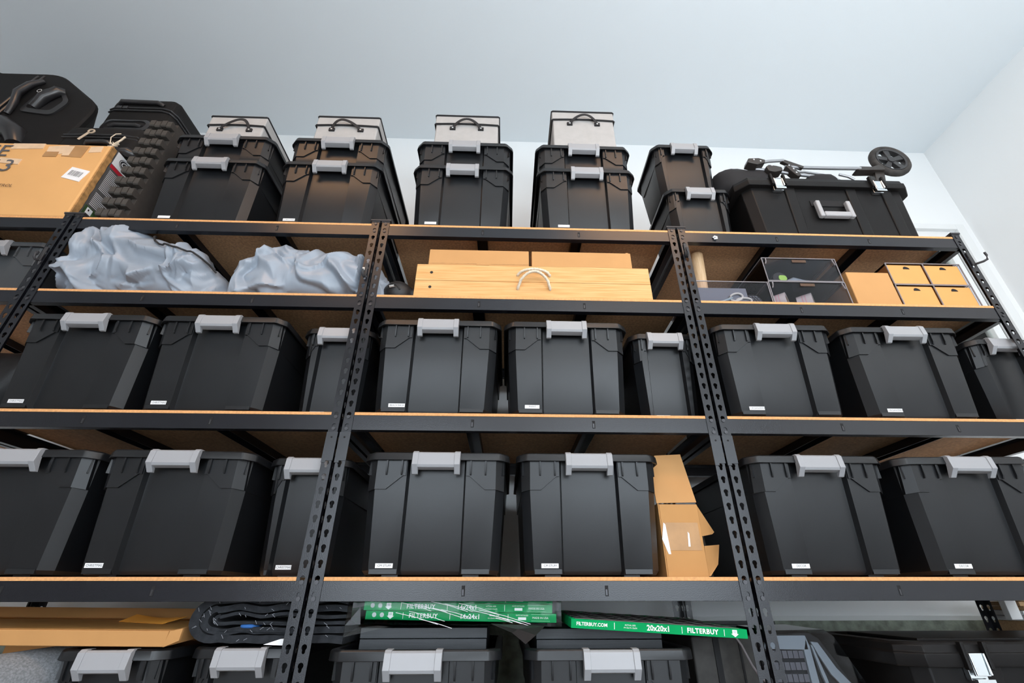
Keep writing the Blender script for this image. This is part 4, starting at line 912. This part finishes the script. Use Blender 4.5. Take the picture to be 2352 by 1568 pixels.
for z0, z1, lab in ((Z2, 1.5845, 'lower clear drawer unit with two tan lined drawers'), (1.5865, 1.689, 'upper clear drawer unit with two tan lined drawers')):
    o = thing('drawer_unit', lab, 'drawer unit', (2.144, 0.022, z0), 0, 'clear drawer units'); H = z1 - z0; hw = 0.152; D = 0.30; t = 0.003
    MB().box(-hw, hw, 0, D, 0, t).box(-hw, hw, 0, D, H - t, H).box(-hw, -hw + t, 0, D, t, H - t).box(hw - t, hw, 0, D, t, H - t).box(-t / 2, t / 2, 0, D, t, H - t).build('shell', M_acry, o)
    e = MB()
    for a, b_ in (((-hw, 0, 0), (-hw, 0, H)), ((hw, 0, 0), (hw, 0, H)), ((-hw, 0, H), (hw, 0, H)), ((-hw, 0, 0), (hw, 0, 0)), ((0, 0, 0), (0, 0, H))): e.tube([a, b_], 0.0024, 6)
    e.build('rim', M_acry_e, o)
    for sx in (-1, 1):
        x0, x1 = sorted((sx * 0.004, sx * (hw - 0.005)))
        d = MB().box(x0, x1, 0.004, D - 0.01, 0.005, H - 0.005).build('drawer', M_liner, o, 0.002)
        c = sx * 0.075 + 0.004
        MB().prism([(c - 0.014, H - 0.026)] + [(c + 0.013 * math.cos(a), H - 0.026 + 0.012 * math.sin(a) * (1 - 0.25 * math.cos(a))) for a in [k * math.pi / 8 for k in range(9)]], 'y', 0.0028, 0.006).build('finger_hole', M_slot, d)
# hooks and clip on the racks
def hook(loc, label, j):
    o = thing('hook', label, 'hook', loc)
    MB().box(-0.006, 0.006, -0.006, -0.001, -0.035, 0.03).build('plate', M_cap, o, 0.0015)
    if j: MB().tube([(0.002, -0.006, -0.03), (0.012, -0.03, -0.035), (0.026, -0.035, -0.028), (0.033, -0.035, -0.008), (0.031, -0.035, 0.006)], 0.0042, 8).build('arm', M_cap, o, smooth=60)
    else:
        MB().tube([(0.0, -0.006, -0.03), (-0.002, -0.014, -0.036), (-0.003, -0.022, -0.03), (-0.003, -0.022, -0.012)], 0.0045, 8).build('arm', M_cap, o, smooth=60)
        MB().box(-0.007, 0.002, -0.024, -0.016, -0.018, -0.004).build('clasp', M_chrome if j is None else M_cap, o, 0.001)
hook((-0.0389, 0, 1.585), 'black hook with a bright clasp on the double posts beside the grey sack', None)
hook((1.1832, 0, 1.715), 'black hook on the double posts beside the wooden cylinder', False)
hook((2.3275, 0, 1.70), 'black J shaped hook on the end post in front of the window', True)
hook((-1.2221, 0, 1.63), 'black hook on the double posts beside the charcoal bin', False)
wc_ = MB(); wc_.tube([(-0.008, -0.004, 0.004), (-0.004, -0.010, 0.006), (0.004, -0.010, 0.002), (0.002, -0.008, -0.004), (-0.006, -0.005, -0.003)], 0.0035, 8); wc_.box(0.0, 0.009, -0.006, -0.001, -0.002, 0.011)
tag(wc_.build('cable_clip', M_white, None, 0, loc=(1.315, 0.0035, 1.778)), 'small white clip stuck on the top shelf beam', 'clip')

# ------------------------------------------------------------------ third shelf: dark bag; fourth shelf: torn carton
lump('dark_bag', None, M_bag, (-1.315, 0.25, 1.17), (0.12, 0.15, 0.14), 0.2, 8, 4, Z3 + 0.001)
tag(bpy.data.objects['dark_bag'], 'crumpled dark bag behind the double posts on the third shelf down', 'bag')
o = thing('cardboard_box', 'torn open cardboard box with raised flap beside the CM STUFF bin', 'cardboard box', (1.010, 0.05, Z4))
MB().box(-0.060, -0.056, 0, 0.30, 0, 0.20).box(-0.056, 0.060, 0, 0.004, 0, 0.197).box(-0.056, 0.060, 0.296, 0.30, 0, 0.197).box(-0.056, 0.060, 0.004, 0.296, 0, 0.004).build('shell', M_card, o, 0.0012, 1)
tf = MB(); v = [(x, (z - 0.2) * 0.30, z) for x, z in ((-0.062, 0.20), (0.060, 0.203), (0.060, 0.206), (0.053, 0.362), (-0.034, 0.357), (-0.036, 0.335), (-0.050, 0.315), (-0.060, 0.25))]
tf.add([(x, y, z) for x, y, z in (v[0], v[1], v[3], v[4], v[5], v[6], v[7])] + [(x, y + 0.004, z) for x, y, z in (v[0], v[1], v[3], v[4], v[5], v[6], v[7])], [tuple(range(7)), tuple(reversed(range(7, 14)))] + [(i, (i + 1) % 7, 7 + (i + 1) % 7, 7 + i) for i in range(7)])
tf.build('top_flap', M_card_l, o, 0, smooth=None)
def flap(p): 
    b = MB(); n = len(p); b.add([tuple(q) for q in p] + [(q[0] - 0.001, q[1] + 0.0035, q[2]) for q in p], [tuple(range(n)), tuple(reversed(range(n, 2 * n)))] + [(i, (i + 1) % n, n + (i + 1) % n, n + i) for i in range(n)]); b.build('side_flap', M_card, o, 0, smooth=None)
flap([(0.060, 0.004, 0.196), (0.108, 0.025, 0.122), (0.100, 0.022, 0.116), (0.060, 0.004, 0.108)])
flap([(0.062, 0.004, 0.082), (0.118, 0.03, 0.088), (0.100, 0.02, 0.035), (0.066, 0.004, 0.004), (0.060, 0.004, 0.004)])
MB().box(-0.045, 0.052, -0.0008, 0.001, 0.07, 0.145).build('tape', M_tape, o, 0, smooth=None)
MB().prism([(-0.060, 0.10), (-0.050, 0.145), (-0.045, 0.14), (-0.040, 0.06), (-0.047, 0.06)], 'y', -0.0014, 0.001).build('tape_scrap', M_white, o, 0, smooth=None)
MB().prism([(0.014, 0.08), (0.018, 0.12), (0.022, 0.115), (0.02, 0.08)], 'y', -0.0014, 0.001).build('tape_scrap', M_white, o, 0, smooth=None)

# ------------------------------------------------------------------ lowest shelf
o = thing('cardboard_box', 'long flat cardboard box with an orange strip, lying on the narrow bins', 'cardboard box', (-0.34, 0.0, Z5 + 0.303))
o.rotation_euler = (math.radians(4.0), math.radians(0.6), 0)
MB().box(-0.75, 0.0, 0, 0.24, 0.0, 0.034).build('shell', M_card, o, 0.002)
MB().box(-0.74, -0.002, 0.015, 0.20, 0.0338, 0.0346).build('brown_tape', M_tape_b, o, 0, smooth=None)
MB().prism([(-0.002, 0.0), (0.032, 0.014), (0.034, 0.040), (0.004, 0.034)], 'y', -0.003, 0.003).build('end_flap', M_card, o, 0, smooth=None)
fl = MB(); fl.add([(-0.75, 0.235, 0.036), (0.0, 0.235, 0.036), (0.02, 0.27, 0.058), (-0.75, 0.27, 0.058), (-0.75, 0.238, 0.034), (0.0, 0.238, 0.034), (0.02, 0.273, 0.056), (-0.75, 0.273, 0.056)], [(0, 1, 2, 3), (7, 6, 5, 4), (0, 4, 5, 1), (1, 5, 6, 2), (2, 6, 7, 3)])
fl.build('rear_flap', M_card, o, 0, smooth=None)
os_ = MB(); rows = []
for i in range(9):
    t = i / 8; y0_ = 0.150 - 0.04 * t; zz_ = 0.0352 + 0.001; rows.append([(-0.235 + 0.145 * t, y0_, zz_), (-0.225 + 0.165 * t, y0_ + 0.05, zz_ + 0.013 - 0.006 * math.sin(t * 3.1)), (-0.225 + 0.165 * t, y0_ + 0.051, zz_ + 0.012 - 0.006 * math.sin(t * 3.1)), (-0.235 + 0.145 * t, y0_ + 0.001, zz_ - 0.0008)])
os_.loft(rows); st_ = os_.build('orange_strip', M_orange, o, 0, smooth=None)
o2 = thing('cardboard_sheet', 'dark brown cardboard sheet behind the long flat box', 'cardboard sheet', (-0.62, 0.34, 0.0))
MB().box(-0.40, 0.26, 0.0, 0.2, 0.470, 0.488).build('sheet', M_card_d, o2, 0.001)
MB().box(-0.40, 0.26, 0.0, 0.2, Z5, 0.470).build('carton', M_card, o2, 0.002)
# carpet roll
o = thing('carpet_roll', 'grey carpet roll with a beige cut end under the flat cardboard box', 'carpet roll', (0, 0, 0))
MB().tube([(-0.735, -0.03, 0.335), (-0.66, 0.09, 0.348), (-0.56, 0.25, 0.355)], 0.066, 32).build('roll', M_carpet, o, smooth=40)
ed = MB(); dvec = (Vector((-0.66, 0.09, 0.348)) - Vector((-0.735, -0.03, 0.335))).normalized(); p0 = Vector((-0.735, -0.03, 0.335)) - dvec * 0.003
for rad in (0.062, 0.048, 0.034, 0.02): ed.tube([p0, p0 + dvec * (0.004 + 0.0)], rad, 24) if rad == 0.062 else None
ed.build('cut_end', M_carpet_e, o, smooth=40)
o = thing('carpet_roll', 'brown edged carpet roll below the grey carpet roll', 'carpet roll', (0, 0, 0))
MB().tube([(-0.80, 0.02, 0.200), (-0.56, 0.16, 0.235)], 0.075, 28).build('roll', M_umber, o, smooth=40)
# moving blanket: a quilted cloth folded into layers
o = thing('moving_blanket', 'folded black quilted moving blanket on the narrow bin', 'blanket', (0, 0, 0))
def slab_path(x0, x1, zs, wob, seed):
    n = 26; up = []
    for i in range(n + 1):
        t = i / n; x = x0 + (x1 - x0) * t; up.append((x, zs + wob * noise.noise((x * 9, seed, 0))))
    return up
BZ0 = Z5 + 0.302
def layer_loop(xl, xr, zb, zt, th, seed):
    # U-shaped fold, open to +x: outer and inner outlines
    zc = (zb + zt) / 2; r = (zt - zb) / 2; out = []; inn = []
    for i in range(20): x = xr + (xl + r - xr) * i / 19; w = 0.008 * noise.noise((x * 17, seed, 0)); out.append((x, zt + w)); inn.append((x, zt - th + w))
    for i in range(1, 14): a = math.pi / 2 + math.pi * i / 14; out.append((xl + r + r * 1.25 * math.cos(a), zc + r * math.sin(a))); inn.append((xl + r + (r - th) * 1.2 * math.cos(a), zc + (r - th) * math.sin(a)))
    for i in range(20): x = xl + r + (xr - xl - r) * i / 19; w = 0.006 * noise.noise((x * 19, seed + 4, 0)); out.append((x, zb + w)); inn.append((x, zb + th + w))
    return out, inn
for k, (xl, zb, zt, th) in enumerate(((-0.315, BZ0 + 0.004, BZ0 + 0.112, 0.018), (-0.294, BZ0 + 0.025, BZ0 + 0.090, 0.015), (-0.266, BZ0 + 0.045, BZ0 + 0.070, 0.008))):
    out, inn = layer_loop(xl, 0.075, zb, zt, th, k * 3.1)
    out = [(x, max(z, BZ0 + 0.0005)) for x, z in out]
    n = len(out); L_ = MB(); rings = []
    for y, e in ((0.055, 0.004), (0.060, 0.0), (0.40, 0.0), (0.405, 0.004)):
        rings.append([(x, y + 0.016 * noise.noise((x * 14, z * 22, k)), z - (0 if y > 0.056 and y < 0.404 else 0)) for x, z in out + inn[::-1]])
    L_.loft(rings); f = L_.build('fold', M_felt, o, 0, smooth=50)
    sti = MB()
    for i in range(20):
        j = random.randrange(1, n - 2); t = random.uniform(0.25, 0.75); x, z = out[j][0] * (1 - t) + inn[j][0] * t, out[j][1] * (1 - t) + inn[j][1] * t
        a = random.choice((0.8, -0.8, 2.2)) + random.uniform(-0.3, 0.3); l = random.uniform(0.006, 0.012)
        sti.tube([(x, 0.043, z), (x + l * math.cos(a), 0.043, z + l * 0.8 * math.sin(a))], 0.0005, 5)
    stuff(sti.build('stitching', M_thread, f))
lump('blue_cloth', None, M_blue, (-0.178, 0.08, BZ0 + 0.042), (0.022, 0.03, 0.006), 0.1, 20, 3)
tag(bpy.data.objects['blue_cloth'], 'bit of blue cloth poking from the folded blanket', 'cloth')
tag(MB().prism([(-0.115, 0), (-0.06, -0.002), (-0.055, 0.012), (-0.075, 0.012)], 'y', 0.03, 0.05).build('paper_scrap', M_white, None, 0, loc=(0, 0, BZ0 + 0.003), smooth=None), 'white paper scrap under the folded blanket', 'paper')
# black planks in the open tubs
for (xa, xb, y, top, tub, sk) in ((0.108, 0.449, 0.095, 0.4505, 'the tub under the wrapped filters', 0.0), (0.582, 0.926, 0.095, 0.4475, 'the tub under the tilted filter', 0.02)):
    tag(MB().box(xa, xb, y, y + 0.30, top - 0.0245, top).build('black_plank', M_blackwood, None, 0.0012), 'black stained plank, topmost in ' + tub, 'plank', 'black planks in the tubs')
    tag(MB().box(xa + 0.001, xb - 0.001, y - 0.001, y + 0.30, Z5 + 0.021, top - 0.0255).build('black_plank', M_blackwood, None, 0.0012), 'thick black stained plank, lower one in ' + tub, 'plank', 'black planks in the tubs')
# air filters
def filter_text(b, L, H, small, fn):
    pass
def air_filter(w_, dp, loc, rot, label, kind):
    o = thing('air_filter', label, 'air filter', loc, 0, 'green framed air filters' if kind == '14' else None); o.rotation_euler = rot; H = 0.0205
    fr = MB().box(0, w_, 0, 0.010, 0, H).box(0, w_, dp - 0.010, dp, 0, H).box(0, 0.012, 0.010, dp - 0.010, 0, H).box(w_ - 0.012, w_, 0.010, dp - 0.010, 0, H).build('frame', [M_green], o, 0.0006, 1)
    pz = MB(); n = 34; rows = []
    prof = [(0.012 + (w_ - 0.024) * i / (2 * n), 0.0195 if i % 2 else 0.004) for i in range(2 * n + 1)]
    pz.loft([[(x, 0.010, z) for x, z in prof], [(x, dp - 0.010, z) for x, z in prof]], False, False, closed=False); stuff(pz.build('pleats', M_mesh, o, 0, smooth=None))
    wr = MB()
    for k in range(7):
        y = 0.02 + (dp - 0.04) * k / 6; wr.tube([(0.012 + (w_ - 0.024) * i / 16, y + (0.02 if i % 2 else -0.02) * (0 if k in (0, 6) else 1), 0.0203 + 0.001 * (i % 2)) for i in range(17)], 0.0009, 5)
    stuff(wr.build('wire_mesh', M_wire, o))
    b = MB(); E = -0.0006
    def T(txt, size, cx, cz=0.5, **k): put_text(b, txt, size, lambda a, c: (cx * w_ + a, E, cz * H + c), **k)
    def bar(cx, hgt=0.7): b.add([(cx * w_ - 0.0006, E, H * (0.5 - hgt / 2)), (cx * w_ + 0.0006, E, H * (0.5 - hgt / 2)), (cx * w_ + 0.0006, E, H * (0.5 + hgt / 2)), (cx * w_ - 0.0006, E, H * (0.5 + hgt / 2))], [(0, 1, 2, 3)])
    def arrow(cx, s=1.0):
        b.add([(cx * w_ + x * s, E, H * 0.5 + z * s) for x, z in ((-0.006, 0.0075), (0.006, 0.0075), (0.006, -0.001), (0.0095, -0.001), (0, -0.008), (-0.0095, -0.001), (-0.006, -0.001))], [tuple(range(7))])
        e2 = -0.0009; b.add([(cx * w_ - 0.004, e2, H * 0.5 + 0.0005), (cx * w_ + 0.004, e2, H * 0.5 + 0.0005), (cx * w_ + 0.004, e2, H * 0.5 + 0.0060), (cx * w_ - 0.004, e2, H * 0.5 + 0.0060)], [(0, 1, 2, 3)], 1)
    if kind == '14':
        for cx in (0.045, 0.085):
            b.add([(cx * w_ + 0.0055 * math.cos(a), E, H * 0.55 + 0.0055 * math.sin(a)) for a in [k * math.pi / 8 for k in range(16)]], [tuple(range(16))], 1)
        arrow(0.13); bar(0.195); T('FILTERBUY', 0.0145, 0.30, bold=0.0003, spacing=1.1); bar(0.44); T('14x24x1', 0.0155, 0.545, bold=0.0003)
        T('ACTUAL SIZE', 0.0045, 0.672, 0.68); T('13-1/2x23-1/2x3/4', 0.0045, 0.672, 0.38); bar(0.745); T('DATE INSTALLED', 0.0042, 0.818, 0.75)
        b.add([(x * w_, E, z * H) for x, z in ((0.798, 0.25), (0.840, 0.25), (0.840, 0.55), (0.798, 0.55))], [(0, 1, 2, 3)]); T('MADE IN USA', 0.0070, 0.915)
        for k in range(18):
            for z in (0.15, 0.85): x = 0.868 + 0.0055 * k; b.add([(x * w_, E, z * H), ((x + 0.0028) * w_, E, z * H), ((x + 0.0028) * w_, E, z * H + 0.0006), (x * w_, E, z * H + 0.0006)], [(0, 1, 2, 3)])
    else:
        T('FILTERBUY.COM', 0.0108, 0.118, bold=0.0002); bar(0.245); T('ACTUAL SIZE', 0.0046, 0.335, 0.66); T('19-1/2x19-1/2x3/4', 0.0046, 0.335, 0.38)
        T('20x20x1', 0.0170, 0.495, bold=0.0004); bar(0.628); T('FILTERBUY', 0.0150, 0.745, bold=0.0005, spacing=1.12); bar(0.868); arrow(0.928)
    b.build('lettering', [M_white, M_frame], fr, 0, smooth=None, fix=False)
    return o
FZ = 0.4535
for k, (dx, lab) in enumerate(((0.0, 'lowest of the three wrapped green filters'), (-0.008, 'middle of the three wrapped green filters'), (-0.004, 'topmost of the three wrapped green filters, half hidden by the beam'))):
    air_filter(0.503 - 0.002 * k, 0.33, (0.130 + dx, 0.035 + 0.004 * k, FZ + 0.0185 + k * 0.0212), (0, math.radians(1.0), 0), lab, '14')
air_filter(0.449, 0.44, (0.664, -0.022, 0.4545), (math.radians(1.4), math.radians(3.2), 0), 'single green 20x20x1 filter tilted on the open tub', '20')
# plastic wrap around the three filters
wp = MB(); loop = []
rngs = []
for i in range(36):
    t = i / 35; x = 0.098 + 0.548 * t; e = 0.012 * (1 if 0.06 < t < 0.94 else 0.0)
    pts = [(0.026, 0.458), (0.022, 0.470), (0.021, 0.485), (0.022, 0.500), (0.023, 0.515), (0.028, 0.541), (0.12, 0.545), (0.25, 0.545), (0.37, 0.542), (0.375, 0.50), (0.375, 0.462), (0.25, 0.4525), (0.12, 0.4525)]
    dz = -0.0175 * (t - 0.06) + 0.013
    rngs.append([(x + 0.004 * noise.noise((y * 60, z * 60, i)), y + 0.006 * noise.noise((x * 40, z * 70, 2)) * (1 if y < 0.1 else 0) - 0.001, max(z + (dz if z > 0.456 else 0) + 0.003 * noise.noise((x * 50, y * 30, 5)), 0.4515)) for y, z in pts])
wp.loft(rngs, True, True)
ws = wp.build('plastic_wrap', M_film, None, smooth=80); tag(ws, 'crinkled clear plastic wrapped around the three green filters', 'plastic wrap')
gl = MB()
for i in range(15):
    x0 = random.uniform(0.13, 0.5); z0 = random.uniform(0.472, 0.515); l = random.uniform(0.03, 0.14)
    gl.tube([(x0, 0.0185, z0), (x0 + l * 0.5, 0.0175, z0 - l * 0.10), (x0 + l, 0.0185, z0 - l * 0.24)], 0.0006, 5)
crs = gl.build('crease_glint', M_white, ws); stuff(crs)  # white hairlines: highlights on the crinkled film, put in as colour
tl = MB(); tl.add([(0.46, 0.015, 0.463), (0.60, 0.012, 0.457), (0.575, -0.03, 0.44), (0.548, -0.055, 0.423), (0.515, -0.03, 0.445), (0.53, -0.02, 0.452)], [(0, 5, 1), (5, 2, 1), (5, 3, 2), (5, 4, 3), (0, 4, 5)])
tl.build('wrap_tail', M_bag, ws, 0, smooth=None, fix=False)
fb = MB()
for (a, b_, c_) in (((0.085, 0.03, 0.53), (0.118, 0.022, 0.50), (0.088, 0.01, 0.46)), ((0.118, 0.022, 0.50), (0.125, 0.02, 0.462), (0.088, 0.01, 0.46)), ((0.088, 0.01, 0.46), (0.125, 0.02, 0.462), (0.092, 0.0, 0.435)), ((0.125, 0.02, 0.462), (0.20, 0.01, 0.457), (0.092, 0.0, 0.435))): fb.add([a, b_, c_], [(0, 1, 2)])
fb.build('wrap_end', M_film, ws, 0, smooth=None, fix=False)
# dusty dark crate and smoked vent case by the double posts
o = thing('dark_crate', 'dusty dark ribbed crate beside the tilted filter', 'crate', (1.10, 0.12, Z5))
MB().box(-0.085, 0.10, 0.0, 0.40, 0, 0.315).build('shell', M_umber, o, 0.006)
MB().box(-0.026, -0.010, -0.004, 0.0, 0.01, 0.31).box(0.045, 0.050, -0.003, 0.0, 0.01, 0.31).build('groove', M_slot, o)
o = thing('vent_case', 'case with a smoked clear cover over a grey vent grid, behind the double posts', 'case', (0, 0, 0))
pl = [(1.225, 0.12), (1.225, 0.40), (1.245, 0.428), (1.375, 0.434), (1.40, 0.418), (1.47, 0.30), (1.48, 0.12)]
MB().prism(pl, 'y', 0.155, 0.42).build('body', M_umber, o, 0.006)
fr = MB()
fr.prism([(1.226, 0.395), (1.352, 0.392), (1.352, 0.427), (1.236, 0.427)], 'y', 0.140, 0.152)
fr.prism([(1.352, 0.425), (1.338, 0.392), (1.338, 0.30), (1.352, 0.29), (1.36, 0.30), (1.358, 0.40)], 'y', 0.140, 0.152); fr.box(1.226, 1.345, 0.140, 0.152, 0.290, 0.312)
fr.prism([(1.365, 0.412), (1.385, 0.41), (1.42, 0.35), (1.455, 0.31), (1.43, 0.302), (1.40, 0.335), (1.378, 0.38)], 'y', 0.143, 0.152); fr.prism([(1.362, 0.405), (1.368, 0.402), (1.385, 0.33), (1.392, 0.29), (1.384, 0.29), (1.372, 0.34)], 'y', 0.142, 0.152)
fr.build('vent_frame', M_frame, o, 0.0015)
for r_ in range(3):
    for c_ in range(6):
        x = 1.244 + c_ * 0.0156; z = 0.372 - r_ * 0.027
        MB().box(x, x + 0.0145, 0.143, 0.153, z, z + 0.019).build('vent_cell', M_cell, o, 0.0012, 1)
MB().box(1.228, 1.342, 0.150, 0.156, 0.31, 0.395).build('vent_back', M_bag, o)
cv = MB(); P0 = [(1.20, 0.29), (1.205, 0.41), (1.23, 0.441), (1.385, 0.443), (1.408, 0.428), (1.462, 0.325), (1.475, 0.29)]
n = len(P0); cv.add([(x, 0.10, z) for x, z in P0] + [(x, 0.30, z + 0.004) for x, z in P0], [tuple(range(n))] + [(i, n + i, n + i + 1, i + 1) for i in range(n - 1)]); cv.build('cover', M_smoke, o, 0, smooth=None, fix=False)
MB().tube([(1.095, 0.07, 0.438), (1.118, 0.07, 0.432), (1.132, 0.07, 0.41), (1.150, 0.07, 0.365), (1.165, 0.07, 0.340), (1.185, 0.07, 0.325)], 0.0032, 8).build('cover_edge', M_acry_e, o, smooth=60)
for (x0, x1, y, z) in ((1.12, 1.36, 0.34, 0.4445), (1.16, 1.40, 0.39, 0.452)): MB().box(x0, x1, y, y + 0.03, z - 0.012, z).build('top_rail', M_bag, o)
tag(MB().box(1.35, 1.70, 0.02, 0.5, Z5 + 0.002, Z5 + 0.006).build('cardboard_sheet', M_card), 'brown cardboard sheet under the large black chest', 'cardboard sheet')
